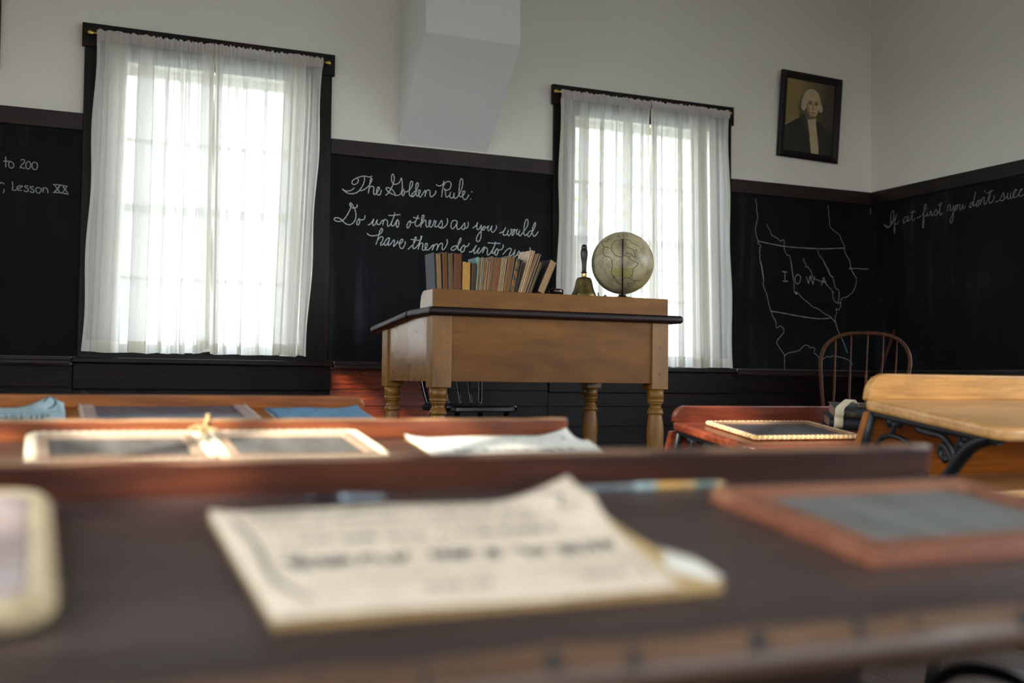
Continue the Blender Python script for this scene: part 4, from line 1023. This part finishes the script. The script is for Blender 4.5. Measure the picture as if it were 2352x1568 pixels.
wA = wood('dark_scratched_desktop', (46,33,30), (66,50,46), (88,68,62), 0, 5, .34, .25, wear=(120,96,84), wearamt=.70)
wAr = wood('dark_chestnut_rail', (30,12,7), (62,27,13), (108,52,23), 0, 4, .42, .25, spec=.3)
wAl = wood('worn_brown_lip', (60,40,28), (96,68,46), (130,98,68), 0, 4, .4, .3)
wAt = wood('rubbed_brown_top_edge', (110,76,54), (150,112,82), (184,148,116), 0, 4, .45, .2)
wBt = wood('rubbed_tan_top_edge', (120,78,48), (168,122,82), (206,164,120), 0, 4, .45, .2)
wB = wood('brown_desktop', (54,36,28), (80,54,42), (106,76,58), 0, 5, .36, .25, wear=(150,116,92), wearamt=.72)
wBr = wood('chestnut_orange_rail', (74,32,14), (122,58,26), (164,92,48), 0, 4, .36, .3, wear=(196,150,104), wearamt=.70)
wC = wood('honey_oak_desktop', (150,88,28), (182,114,42), (204,138,62), 0, 4, .34, .2)
wCr = wood('orange_oak_rail', (120,62,18), (160,90,30), (188,114,46), 0, 4, .34, .2)
wD = wood('pale_maple_desktop', (196,138,72), (216,160,94), (232,184,120), 0, 3.5, .32, .12, wear=(226,200,160), wearamt=.68)
wDr = wood('golden_maple_rail', (196,134,60), (216,156,82), (230,178,110), 0, 3.5, .34, .12, wear=(230,206,166), wearamt=.70)
wDp = wood('orange_varnished_panel', (140,76,22), (176,100,30), (198,122,44), 0, 3, .35, .15)
wE = wood('mahogany_red_desktop', (84,34,16), (116,50,26), (138,66,38), 0, 4, .28, .2, wear=(196,160,140), wearamt=.71, spec=.6)
wEr = wood('mahogany_red_rail', (68,26,12), (102,42,20), (126,56,30), 0, 4, .30, .2, wear=(190,150,130), wearamt=.74, spec=.6)

YA, ZA = .715, .684
DA = make_desk('school_desk', 'dark scratched wooden desk across the foreground, nearest of all', -.44, .70, YA, ZA, .283, .0255, (wA, wAr, wAr), (0,.004), (.03,.012), worn=wAt)
# worn lip along the near edge of the nearest desk
yl = YA-.283
lp = [(x, yl-.002+.0022*sin(x*37)*sin(x*11), ZA-TS*.283-.0145) for x in [-.41+1.09*k/60 for k in range(61)]]
MB().sweep([(x-DA.location.x, y-DA.location.y, z) for x,y,z in lp], [.0128+.0012*sin(k*1.7)*sin(k*.6) for k in range(61)], 12).build('worn_front_lip', wAl, DA)
mb = MB()
rn_ = random.Random(9)
for k_ in range(13):
    xg = -.02+.054*k_+rn_.uniform(-.014,.014); wg = rn_.uniform(.0015,.005)
    a0_ = rn_.uniform(.2,.6)
    mb.sweep([(xg-DA.location.x+wg*.4*q, yl-.002-DA.location.y-.0135*cos(a0_+q*.22), ZA-TS*.283-.0145+.0135*sin(a0_+q*.22)) for q in range(5)], [wg*.3,wg,wg*1.1,wg*.8,wg*.2], 6, sq=(.3,1))
mb.build('lip_gouges', plain('dark_gouge', (30,22,18), .7, 0, .3, 90, .2), DA)['kind'] = 'stuff'
YBd, ZBd = 1.403, .6825
DB = make_desk('school_desk', 'chestnut desk in the second row holding the hinged double slate', -.44, .70, YBd, ZBd, .30, .0255, (wB, wBr, wBr), (0,.006), (.03,.03), worn=wBt)
YC_, ZC_ = 2.10, .7008
DC = make_desk('school_desk', 'orange oak desk in the front left row with blue papers on it', -.50, .60, YC_, ZC_, .31, .0262, (wC, wCr, wCr), (.02,.022), (.03,.03))
MB().ball((.085-DC.location.x, YC_+.006-DC.location.y, ZC_+.0285), .0042, 12, 8, (1.4,1,.9)).build('rail_knob', M['rail'], DC)
YE_, ZE_ = 2.579, .654
DE = make_desk('school_desk', 'mahogany red desk right of the teacher desk holding a bound slate', 1.612, 2.70, YE_, ZE_, .347, .0435, (wE, wEr, wEr), (.034,.034), (.035,.035), over=.014, th=.026)
YD_, ZD_ = 1.827, .730
DD = make_desk('school_desk', 'pale maple desk with ornate black iron side at the right edge', 1.62, 2.72, YD_, ZD_, .350, .0545, (wD, wDr, wDp), (.045,.045), (.035,.035), th=.026)

# ------------------------------------------------------------------ things lying on the desks
def slope_thing(name, label, cat, x, y, Yf, Zb, rz=0, group=None, lift=.0004):
    z = Zb-TS*(Yf-y)+lift
    R = thing(name, label, cat, (x, y, z), group=group)
    R.rotation_mode = 'XYZ'
    R.rotation_euler = (Matrix.Rotation(SL,3,'X') @ Matrix.Rotation(rz,3,'Z')).to_euler()
    return R
def slatemat(name, c, rough=.38):
    m, nt, b, N, L = newmat(name)
    n = noise(nt, coords(nt, (6,1.5,6)), 6, 6, .65)
    L(ramp(nt, n, [(.35, lin(tuple(v*.82 for v in c))), (.7, lin(tuple(min(255,v*1.18) for v in c)))]), b.inputs['Base Color'])
    b.inputs['Roughness'].default_value = rough; return m
M['slate'] = slatemat('writing_slate', (58,62,68)); M['slate_pale'] = slatemat('chalk_wiped_slate', (100,98,93), .5)
M['slate_dark'] = slatemat('dark_slate', (44,48,54), .30)
def slate(R, w, d, fw, th, fmat, smat, rad=.004, cloth=None, cw=.006, scal=0, lace=None, lstep=.012):
    """slate board lying flat, near-left corner at the origin of R"""
    if cloth: o_in = rrect(cw, w-cw, cw, d-cw, max(.002, rad-cw*.4)); 
    else: o_in = rrect(0, w, 0, d, rad)
    inn = rrect(cw*(1 if cloth else 0)+fw, w-fw-cw*(1 if cloth else 0), fw+cw*(1 if cloth else 0), d-fw-cw*(1 if cloth else 0), .0015)
    MB().ring(o_in, inn, .0004, th-.001, .12).build('wooden_frame', fmat, R)
    e = fw+(cw if cloth else 0)
    MB().box(e-.002, w-e+.002, e-.002, d-e+.002, .0015, th*.55).build('slate_panel', smat, R)
    if cloth:
        # padded binding round the rim: tube following the outline
        n = 14; out = rrect(cw*.55, w-cw*.55, cw*.55, d-cw*.55, rad, 10)
        P = []
        for i, p in enumerate(out):
            q = out[(i+1) % len(out)]; L_ = math.hypot(q[0]-p[0], q[1]-p[1]); k = max(1, int(L_/.002))
            P += [(p[0]+(q[0]-p[0])*j/k, p[1]+(q[1]-p[1])*j/k) for j in range(k)]
        m = len(P); mb = MB(); vs = []; N_ = 10
        s_ = 0
        for i, p in enumerate(P):
            a, b = P[i-1], P[(i+1) % m]; t = Vector((b[0]-a[0], b[1]-a[1])).normalized(); nn = Vector((t.y, -t.x))
            s_ += math.hypot(p[0]-a[0], p[1]-a[1])
            r = 1+scal*sin(2*pi*s_/lstep)
            for k in range(N_):
                an = 2*pi*k/N_
                off = cos(an)*cw*.75*r
                vs.append((p[0]+nn.x*off, p[1]+nn.y*off, th*.52+sin(an)*th*.52*(.94+.06*r)))
        fs = [(i*N_+k, i*N_+(k+1) % N_, ((i+1) % m)*N_+(k+1) % N_, ((i+1) % m)*N_+k) for i in range(m) for k in range(N_)]
        mb.add(vs, fs, True); bd = mb.build('cloth_binding', cloth, R)
        if lace:
            mb = MB(); s_ = 0; nxt = 0
            for i, p in enumerate(P):
                a, b = P[i-1], P[(i+1) % m]; t = Vector((b[0]-a[0], b[1]-a[1])).normalized(); nn = Vector((t.y, -t.x))
                s_ += math.hypot(p[0]-a[0], p[1]-a[1])
                if s_ > nxt:
                    nxt += lstep; pth = []
                    for k in range(7):
                        an = -pi*.15+pi*1.1*k/6
                        sh = (k/6-.5)*lstep*.55
                        pth.append((p[0]+nn.x*cos(an)*cw*.80+t.x*sh, p[1]+nn.y*cos(an)*cw*.80+t.y*sh, th*.52+sin(an)*th*.56))
                    mb.sweep(pth, .0006, 5)
            mb.build('lacing', lace, bd)
M['felt'] = plain('tan_felt_binding', (190,168,132), .95, 0, .15, 160, .5, .1)
M['felt_w'] = plain('cream_cloth_binding', (226,208,178), .95, 0, .12, 160, .5, .1)
M['felt_p'] = plain('greyish_pink_binding', (196,174,158), .95, 0, .12, 160, .5, .1)
M['hide'] = plain('spotted_hide_lacing', (204,166,114), .9, 0, .3, 130, .4, .1)
M['thread'] = plain('pale_thread', (240,226,196), .9, 0, .05, 60, 0)
M['fr_red'] = wood('red_brown_slate_frame', (104,56,36), (142,84,56), (172,118,88), 0, 6, .4, .2)
M['fr_oak'] = wood('pale_oak_slate_frame', (176,140,112), (198,166,138), (214,188,160), 0, 6, .5, .2)
M['fr_pink'] = wood('pinkish_slate_frame', (156,132,122), (178,156,146), (194,174,164), 0, 6, .5, .2)
M['fr_brown'] = wood('brown_slate_frame', (122,86,62), (150,112,84), (176,138,108), 0, 6, .4, .2)

R = slope_thing('slate', 'red-brown framed slate at the right of the nearest desk', 'slate', .441, .492, YA, ZA, radians(1.2))
slate(R, .235, .166, .022, .0115, M['fr_red'], M['slate_pale'], .004)
R = slope_thing('slate', 'felt-edged slate cut off by the left edge of the nearest desk', 'slate', -.262, .488, YA, ZA, 0)
slate(R, .272, .205, .017, .0145, M['fr_pink'], M['slate'], .016, M['felt'], .009, .06, None, .02)
R = slope_thing('slate', 'left leaf of the laced double slate on the second-row desk', 'slate', -.004, 1.238, YBd, ZBd, 0, 'two hinged slates on the second-row desk')
slate(R, .193, .166, .014, .012, M['fr_oak'], M['slate_pale'], .010, M['felt_w'], .008, .14, M['thread'], .011)
R = slope_thing('slate', 'right leaf of the laced double slate on the second-row desk', 'slate', .1945, 1.238, YBd, ZBd, 0, 'two hinged slates on the second-row desk')
slate(R, .193, .166, .014, .012, M['fr_oak'], M['slate_pale'], .010, M['felt_w'], .008, .14, M['thread'], .011)
def bz(y): return ZBd-TS*(YBd-y)
mb = MB()
mb.sweep(smooth([(.176,1.392,bz(1.392)+.0145),(.186,1.395,bz(1.39)+.019),(.1945,1.394,bz(1.39)+.018),(.204,1.392,bz(1.39)+.0155),(.210,1.388,bz(1.39)+.0148)],4), .0022, 7)
mb.sweep(smooth([(.1945,1.394,bz(1.39)+.018),(.199,1.399,bz(1.39)+.026),(.2005,1.401,bz(1.39)+.034)],4), [.0024]*8+[.0016], 7)
mb.sweep(smooth([(.1945,1.394,bz(1.39)+.018),(.187,1.385,bz(1.39)+.0155),(.196,1.370,bz(1.37)+.0145),(.191,1.35,bz(1.35)+.0142)],4), .0017, 7)
tag(mb.build('string_tie', plain('twine', (196,164,112), .9, 0, .2, 200, .3)), 'knotted twine tie joining the two laced slates', 'string')
R = slope_thing('slate', 'slate with ragged pinkish cloth edge between the blue papers', 'slate', .075, 1.925, YC_, ZC_, 0)
slate(R, .295, .203, .020, .010, M['fr_pink'], slatemat('bluish_slate', (66,74,92), .35), .010, M['felt_p'], .005, .10, None, .007)
R = slope_thing('slate', 'slate with laced hide edge on the mahogany red desk', 'slate', 1.668, 2.292, YE_, ZE_, radians(-.6))
slate(R, .338, .232, .013, .012, M['fr_brown'], M['slate_dark'], .010, M['hide'], .0085, .05, M['thread'], .015)

# copybooks: stacks of thin leaves with lifted corners
def paper_mat(name, c, var=.1): return plain(name, c, .85, 0, var, 45, .1, .2)
def leaf_fn(w, d, lifts, z0, wav=.0006):
    """height over the slope; lifts: (u,v,radius,height)"""
    def f(u, v):
        z = z0
        for (a, b, r, h) in lifts:
            q = max(0, 1-math.hypot((u-a)*w, (v-b)*d)/r); z += h*q*q
        return (u*w, v*d, z+wav*(1+sin(u*9+v*4)*cos(v*7)))
    return f
def glyph_rows(mb, f, w, d, rows, seed):
    """illegible print: short irregular strokes; rows: (v, u0, u1, height, weight)"""
    rnd = random.Random(seed)
    for v, u0, u1, hh, wt in rows:
        u = u0
        while u < u1:
            gw = hh*rnd.uniform(.35,.9)
            for _ in range(2 if wt < 1 else 3):
                ua = u+rnd.uniform(0,gw)/w; ub = ua+rnd.uniform(-.35,.35)*hh/w; lw = hh*.13*wt*rnd.uniform(.7,1.5)/w
                va = v-hh/d*rnd.uniform(.3,.5); vb = v+hh/d*rnd.uniform(.25,.5)
                vs = []
                for k in range(4):
                    t = k/3; uu = ua+(ub-ua)*t; vv = va+(vb-va)*t
                    for q in (uu-lw, uu+lw):
                        x, y, z = f(min(max(q,0),1), vv); vs.append((x,y,z+.0005))
                mb.add(vs, [(2*k,2*k+1,2*k+3,2*k+2) for k in range(3)])
            u += gw/w+hh*.12/w
            if rnd.random() < .18: u += hh*.45/w
def scroll(mb, f, w, d, pts, lw):
    P = smooth([(a,b,0) for a,b in pts], 5); vs = []
    for i, p in enumerate(P):
        t = (P[min(i+1,len(P)-1)]-P[max(i-1,0)]).normalized(); s = Vector((t.y/w*d if False else t.y, -t.x, 0))*lw
        for q in (p+s, p-s):
            x, y, z = f(min(max(q.x,0),1), min(max(q.y,0),1)); vs.append((x,y,z+.0005))
    mb.add(vs, [(2*i,2*i+1,2*i+3,2*i+2) for i in range(len(P)-1)])
def text_on(mb, txt, f, w, d, u0, u1, v0, hgt):
    cu = bpy.data.curves.new('t', 'FONT'); cu.body = txt; cu.size = 1; cu.resolution_u = 3
    ob = bpy.data.objects.new('t', cu); COL.objects.link(ob)
    dg = bpy.context.evaluated_depsgraph_get(); me = ob.evaluated_get(dg).to_mesh()
    bm = bmesh.new(); bm.from_mesh(me); 
    bmesh.ops.triangulate(bm, faces=bm.faces)
    bmesh.ops.subdivide_edges(bm, edges=[e for e in bm.edges if e.calc_length() > .25], cuts=2)
    xs = [v.co.x for v in bm.verts]; ys = [v.co.y for v in bm.verts]
    xa, xb, ya, yb = min(xs), max(xs), min(ys), max(ys)
    bm.verts.index_update(); vs = []
    for v in bm.verts:
        x, y, z = f(u0+(u1-u0)*(v.co.x-xa)/(xb-xa), v0+hgt/d*(v.co.y-ya)/(yb-ya)); vs.append((x,y,z+.0006))
    mb.add(vs, [tuple(q.index for q in p.verts) for p in bm.faces]); bm.free()
    ob.evaluated_get(dg).to_mesh_clear(); bpy.data.objects.remove(ob); bpy.data.curves.remove(cu)
def copybook(R, w, d, cov, pages, ink, lifts, npg=4, th=.0032, edge=None, under=None, shape=None):
    mb = MB()
    for i in range(npg):
        fi = leaf_fn(w, d, [(a,b,r,h*.55*(i+1)/npg) for a,b,r,h in lifts], .0003+th*i/npg, .0003)
        mb.grid((lambda fi: lambda u, v: (lambda p: (p[0]*.994, p[1]*.994, p[2]))(fi(u, v)))(fi), 24, 16)
    mb.build('pages', pages, R, recalc=False)
    f0 = leaf_fn(w, d, lifts, th)
    f = (lambda u, v: (lambda p: shape(u, v, p))(f0(u, v))) if shape else f0
    top = MB().grid(f, 48, 32).build('front_cover', cov, R, recalc=False, solid=.0004)
    if edge:   # low folded side block under the cover
        MB().box(.001, w*.985, .0005, .004, .0002, th).build('fold_edge', edge, R)
    return f
pcream = paper_mat('yellowed_paper', (216,195,168)); ink = plain('faded_print_ink', (112,104,96), .9, 0, .1, 80, 0, .1)
inkd = plain('dark_print_ink', (74,70,72), .9, 0, .1, 80, 0, .1)
buff = paper_mat('buff_page_edge', (184,152,104))
R = slope_thing('copybook', 'cream copybook with a lifted corner in the middle of the nearest desk', 'copybook', .0965, .472, YA, ZA, radians(.4))
w, d = .232, .186
def shA(u, v, p):
    x, y, z = p
    return (x-.028*max(0,(u-.72)/.28)**1.5*(1-v)**1.4, y, z)
f = copybook(R, w, d, pcream, buff, ink, [(1.0,.78,.075,.013),(1.0,1.0,.060,.0135),(0,1,.03,.002)], 5, .0044, buff, shape=shA)
for k_, row in enumerate([(.93,.10,.80,.0065,.6),(.84,.08,.82,.0075,.7),(.74,.14,.80,.007,.7),(.62,.16,.80,.0105,.9),(.41,.10,.90,.021,1.0),(.24,.12,.88,.005,.5),(.15,.34,.48,.0075,1),(.15,.70,.82,.0075,1.1)]):
    mb = MB(); glyph_rows(mb, f, w, d, [row], 5+k_); mb.build('printed_line', ink, R, recalc=False)
for pts in ([(.05,.9),(.06,.6),(.05,.3),(.09,.1)],[(.90,.95),(.93,.85),(.90,.78),(.95,.74)],[(.9,.30),(.93,.2),(.90,.12)],[(.08,.92),(.2,.95),(.3,.90),(.42,.94)],[(.10,.55),(.14,.5),(.12,.44)]):
    mb = MB(); scroll(mb, f, w, d, pts, .006); mb.build('printed_border', ink, R, recalc=False)
# loose leaf sliding out from under it
mb = MB().grid(lambda u, v: ((.17+.066*u), (.004+.060*v)+.006*u, .0011+.006*(u**2)*(1-abs(v-.4))), 12, 8)
mb.build('slipped_leaf', paper_mat('whiter_leaf', (216,208,190)), R, recalc=False, solid=.0004)
R = slope_thing('copybook', 'whitish copybook with curled corners right of the double slate', 'copybook', .452, 1.215, YBd, ZBd, radians(.6))
w, d = .238, .172
f = copybook(R, w, d, paper_mat('grey_white_paper', (228,224,210)), buff, ink, [(1,1,.055,.011),(1,.6,.05,.006),(0,1,.04,.005)], 4, .003)
pink = plain('pale_print_ink', (150,148,146), .9, 0, .1, 80, 0)
for k_, row in enumerate([(.80,.2,.7,.005,.6),(.66,.2,.74,.009,.7),(.45,.14,.86,.016,.7)]):
    mb = MB(); glyph_rows(mb, f, w, d, [row], 8+k_); mb.build('printed_line', pink, R, recalc=False)
mb = MB(); scroll(mb, f, w, d, [(.86,.92),(.92,.90),(.93,.82),(.88,.78)], .006); mb.build('printed_border', pink, R, recalc=False)
R = slope_thing('copybook', 'pale blue penmanship copybook with a curled corner at the far left', 'copybook', -.185, 1.905, YC_, ZC_, 0)
w, d = .236, .184
f = copybook(R, w, d, paper_mat('pale_blue_paper', (172,198,204)), paper_mat('grey_leaf_edges', (190,196,190)), ink, [(.90,1,.062,.022),(1,.62,.05,.008)], 4, .004)
blu = plain('slate_blue_ink', (70,82,96), .9, 0, .1, 80, 0)
for txt, u0_, u1_, v0_, h_ in (('IC SYSTEM', .42, .86, .60, .013), ('PENMANSHIP', .10, .90, .36, .034)):
    mb = MB(); text_on(mb, txt, f, w, d, u0_, u1_, v0_, h_); mb.build('printed_title', blu, R, recalc=False)
for row in [(.90,.5,.8,.006,.4),(.80,.4,.84,.007,.4)]:
    mb = MB(); glyph_rows(mb, f, w, d, [row], 3); mb.build('printed_line', blu, R, recalc=False)
mb = MB(); scroll(mb, f, w, d, [(.86,.93),(.90,.99),(.94,.95),(.93,.86),(.89,.80)], .010); scroll(mb, f, w, d, [(.95,.90),(.97,.85),(.95,.80),(.98,.78)], .004)
mb.build('corner_flourish', blu, R, recalc=False)
R = slope_thing('copybook', 'worn blue-covered booklet at the right of the orange oak desk', 'copybook', .400, 1.912, YC_, ZC_, radians(-.5))
w, d = .180, .180
f = copybook(R, w, d, paper_mat('faded_blue_cover', (104,144,172), .14), paper_mat('off_white_leaves', (206,200,184)), ink, [(1,1,.05,.006),(0,.5,.03,.002)], 4, .0042)
mb = MB(); rn = random.Random(4)
for k_ in range(14):
    v_ = .2+.75*k_/14; mb.grid((lambda v_: lambda u, v: (lambda p: (p[0],p[1],p[2]+.0005))(f(.004+.06*u*rn.uniform(.4,1), v_+.035*v)))(v_), 2, 2)
mb.build('spine_wear', plain('dark_blue_spine_cloth', (46,66,92), .8, 0, .3, 200, .2), R, recalc=False)

# pencils in the grooves
def pencil(label, x0, x1, y, Yf, Zb, segs, r=.0028):
    z = Zb-TS*(Yf-y)+r-.0008
    R = thing('pencil', label, 'pencil', (x0, y, z)); a = 0; L_ = x1-x0
    for nm, e, c, rr, metal in segs:
        MB().sweep([(L_*a,0,0),(L_*(a+(e-a)*.5),0,0),(L_*e,0,0)], [r*rr[0],r*(rr[0]+rr[1])/2,r*rr[1]], 10).build(nm, plain('pencil_'+nm, c, .4, metal, .2, 120, .05), R); a = e
pencil('banded grey and yellow pencil by the rail of the nearest desk', .345, .482, .700, YA, ZA,
       [('grey_shaft',.42,(112,120,120),(.6,1),0),('pale_band',.56,(170,184,176),(1,1),0),('yellow_grip',.80,(214,164,88),(1,1),0),('green_band',.94,(112,124,112),(1,1),0),('yellow_tip',1,(206,170,104),(1,.5),0)])
pencil('banded silver and yellow pencil by the rail of the second-row desk', .512, .668, 1.388, YBd, ZBd,
       [('dark_green_tip',.08,(70,84,86),(.5,1),0),('green_band',.20,(96,108,96),(1,1),0),('yellow_grip',.50,(222,176,100),(1,1),0),('silver_ferrule',.61,(196,204,208),(1,1),.6),('grey_shaft',1,(120,130,138),(1,.7),0)])
zc = ZA-TS*(YA-.690)
R = thing('pen_nib_holder', 'short black and silver pen lying above the copybook on the nearest desk', 'pen', (.160,.690,zc+.0030))
MB().sweep([(0,0,0),(.012,0,0),(.022,0,0)], [.0024,.0028,.0026], 10).build('black_grip', M['iron'], R)
MB().sweep([(.022,0,0),(.032,0,0),(.052,.001,-.0006)], [.0026,.0028,.0018], 10).build('silver_nib', plain('steel_nib', (128,136,142), .4, .6, .1, 90, 0), R)

# strapped books on the red desk
BROT = (Matrix.Rotation(SL,3,'X') @ Matrix.Rotation(radians(-31),3,'Z')).to_euler()
def strapbook(label, x, y, z, w, d, h, c, gilt=False):
    R = thing('bound_book', label, 'book', (x, y, z), group='two dark books held by a strap on the red desk')
    R.rotation_euler = BROT
    MB().box(.004, w-.004, .006, d-.004, .003, h-.003).build('page_block', paperm((150,112,90)), R)
    cv = cover(c)
    MB().box(0, w, .004, d, 0, .003).box(0, w, .004, d, h-.003, h).build('cover', cv, R, .0008, 1)
    sp = [(.006,0),(-.001,h*.18),(-.0035,h*.5),(-.001,h*.82),(.006,h)]
    pts = sp+[(.009,h-.0005),(.009,.0005)]
    MB().hexa([(0,yy,zz) for yy,zz in pts], [(w,yy,zz) for yy,zz in pts]).build('spine', cv, R)
    if gilt:
        mb = MB()
        for x_ in (.034,.060): mb.box(x_, x_+.0010, -.0034, -.0016, h*.25, h*.80)
        for k_ in range(4): mb.box(.040+.004*k_, .0425+.004*k_, -.0036, -.002, h*(.3+.04*(k_%2)), h*(.62+.06*((k_+1)%2)))
        mb.build('gilt_lines', plain('dull_gilt', (120,104,58), .5, .4, .2, 90, 0), R)
    return R
SBX, SBY = 2.040, 2.452
sz = ZE_-TS*(YE_-SBY)
LB = strapbook('lower of two dark books strapped together on the red desk', SBX-.006, SBY, sz+.0008, .205, .132, .029, (34,34,40))
Mx = Matrix.Translation(LB.location) @ LB.rotation_euler.to_matrix().to_4x4()
up = Mx @ Vector((.012, .004, .0296))
UB = strapbook('upper of two dark books strapped together, with faint gilt spine lettering', up.x, up.y, up.z, .196, .126, .031, (38,40,40), True)
MU = Matrix.Translation(UB.location) @ UB.rotation_euler.to_matrix().to_4x4()
wp = MU @ Vector((.068, .020, .0318))
WB = thing('strap_handle', 'brown wooden carrying handle lying on the strapped books', 'handle', wp)
WB.rotation_euler = BROT
MB().box(0, .118, 0, .034, 0, .012).build('wooden_bar', wood('old_handle_wood', (66,50,42),(90,70,58),(112,90,76),0,8,.6,.3), WB, .003)
MB().box(-.0005, .007, .004, .016, .0015, .012).build('brass_clip', plain('dull_brass_clip', (170,136,80), .4, .6, .2, 80, .1), WB, .001)
web = plain('cream_webbing', (206,192,162), .9, 0, .1, 300, .4, .1)
ST = thing('book_strap', 'cream webbing strap looped around the two dark books', 'strap', LB.location); ST.rotation_euler = LB.rotation_euler
def strap_loop(u0, u1, lift):
    # profile in the book's y-z plane, skimming both books, rising to the handle
    pr = [(.10,-.0002),(.02,-.0002),(.0,.0035),(-.0052,.010),(-.0056,.0145),(-.0044,.022),(.001,.029),(.0006,.034),(-.0030,.040),(-.0034,.046),(-.001,.054),(.006,.0625),(.012,.066+lift*.3),(.018,.070+lift*.7),(.024,.071+lift),(.029,.067+lift*.4)]
    P = smooth([(0,a,b) for a,b in pr], 3); n = len(P)
    vs = []
    for i, p in enumerate(P):
        sh = .046*max(0, (i/n-.66)/.34)**1.2
        vs += [(u0+sh, p.y, p.z+.0012), (u1+sh, p.y-.006*max(0, (i/n-.7)), p.z+.0012)]
    return MB().add(vs, [(2*i,2*i+1,2*i+3,2*i+2) for i in range(n-1)], True)
strap_loop(.012, .036, .010).build('front_loop', web, ST, recalc=False, solid=.0016)
strap_loop(.168, .190, .006).build('rear_loop', web, ST, recalc=False, solid=.0016)
MB().sweep([(.125+0*k, .030+.012*cos(a), .079+.010*sin(a)) for k, a in enumerate([pi*1.15-pi*1.3*j/12 for j in range(13)])], .010, 6, sq=(.12,1)).build('rolled_end', web, ST)
# ------------------------------------------------------------------ outside
def grassmat():
    m, nt, b, N, L = newmat('mown_grass'); n = noise(nt, coords(nt), 3, 8, .7)
    L(ramp(nt, n, [(.3, lin((118,120,112))), (.7, lin((150,150,144)))]), b.inputs['Base Color']); b.inputs['Roughness'].default_value = 1; return m
MB().box(-40, 46, -40, 46, -.75, -.45).build('ground', grassmat())['kind'] = 'structure'
def tree(label, x, y, h, r, seed):
    rnd = random.Random(seed); R = thing('tree', label, 'tree', (x, y, -.45))
    mb = MB(); mb.sweep(smooth([(0,0,0),(.06,.03,h*.25),(-.05,.06,h*.5),(.03,0,h*.8)],5), [.22*(1-i/22) for i in range(16)], 10)
    for k in range(7):
        a = rnd.uniform(0,2*pi); z0 = h*rnd.uniform(.3,.6)
        mb.sweep(smooth([(0,0,z0),(cos(a)*r*.3,sin(a)*r*.3,z0+h*.1),(cos(a)*r*.7,sin(a)*r*.7,z0+h*.25)],4), [.07*(1-i/10) for i in range(9)], 6)
    mb.build('trunk', wood('tree_bark', (60,48,36),(84,68,52),(106,90,70),2,4,.9,.6), R)
    vs, fs = [], []
    for k in range(4200):
        d = Vector((rnd.gauss(0,1), rnd.gauss(0,1), rnd.gauss(0,1))).normalized()*rnd.uniform(.45,1)**.5
        lump = 1+.18*sin(d.x*7+seed)*sin(d.y*6)*sin(d.z*5)
        c = Vector((d.x*r*lump, d.y*r*lump, h*.66+d.z*h*.36*lump))
        a = Vector((rnd.gauss(0,1), rnd.gauss(0,1), rnd.gauss(0,1))).normalized(); b = a.orthogonal().normalized(); s = rnd.uniform(.07,.13)
        o = len(vs); vs += [c-a*s, c+b*s*.5, c+a*s, c-b*s*.5]; fs.append((o,o+1,o+2,o+3))
    m, nt, bb, N, L = newmat('leaf_green'); n = noise(nt, coords(nt), 2, 3)
    L(ramp(nt, n, [(.3, lin((92,122,44))), (.7, lin((158,180,84)))]), bb.inputs['Base Color']); bb.inputs['Roughness'].default_value = .6
    o = MB().add(vs, fs).build('foliage', m, R, recalc=False); o['kind'] = 'stuff'
tree('leafy green tree outside behind the right curtained window', 13.5, 25, 8.5, 3.4, 5)

# ------------------------------------------------------------------ daylight
W = bpy.data.worlds.new('sky'); SC.world = W; W.use_nodes = True
nt = W.node_tree; bg = nt.nodes['Background']
tc = nt.nodes.new('ShaderNodeTexCoord'); sp = nt.nodes.new('ShaderNodeSeparateXYZ')
nt.links.new(tc.outputs['Generated'], sp.inputs[0])
col = ramp(nt, sp.outputs['Z'], [(.0, (.95,.97,1.0,1)), (.25, (.86,.92,1.0,1)), (1, (.62,.77,1.0,1))])
nt.links.new(col, bg.inputs['Color']); pw = nt.nodes.new('ShaderNodeMapRange'); nt.links.new(sp.outputs['Y'], pw.inputs[0])
pw.inputs[1].default_value = .25; pw.inputs[2].default_value = .80; pw.inputs[3].default_value = 11.0; pw.inputs[4].default_value = 3.2
nt.links.new(pw.outputs[0], bg.inputs['Strength'])
sl = bpy.data.lights.new('sun', 'SUN'); sl.energy = 7.5; sl.angle = radians(1.0); sl.color = (1,.93,.82)
so = bpy.data.objects.new('sun', sl); COL.objects.link(so)
dvec = Vector((1.2, 1.0, -.735)).normalized()
so.rotation_euler = dvec.to_track_quat('-Z', 'Y').to_euler(); so.location = (-20, -14, 12)

# ------------------------------------------------------------------ camera
cd = bpy.data.cameras.new('camera'); co = bpy.data.objects.new('camera', cd); COL.objects.link(co)
cd.sensor_width = 36; cd.sensor_fit = 'HORIZONTAL'; cd.lens = FPX/2352*36
cd.clip_start = .02; cd.clip_end = 200
co.matrix_world = Matrix(((_r.x,_u.x,-_f.x,0),(_r.y,_u.y,-_f.y,0),(_r.z,_u.z,-_f.z,CZ),(0,0,0,1)))
cd.dof.use_dof = True; cd.dof.focus_distance = 4.4; cd.dof.aperture_fstop = 3.5; cd.dof.aperture_blades = 7
SC.camera = co

SC.view_settings.view_transform = 'Standard'; SC.view_settings.look = 'None'
SC.view_settings.gamma = 1; SC.view_settings.use_curve_mapping = False
SC.view_settings.exposure = .90
SC.cycles.use_denoising = True
SC.cycles.max_bounces = 10; SC.cycles.diffuse_bounces = 5; SC.cycles.transparent_max_bounces = 24
SC.cycles.sample_clamp_indirect = 6; SC.cycles.caustics_reflective = False
bpy.context.view_layer.update()
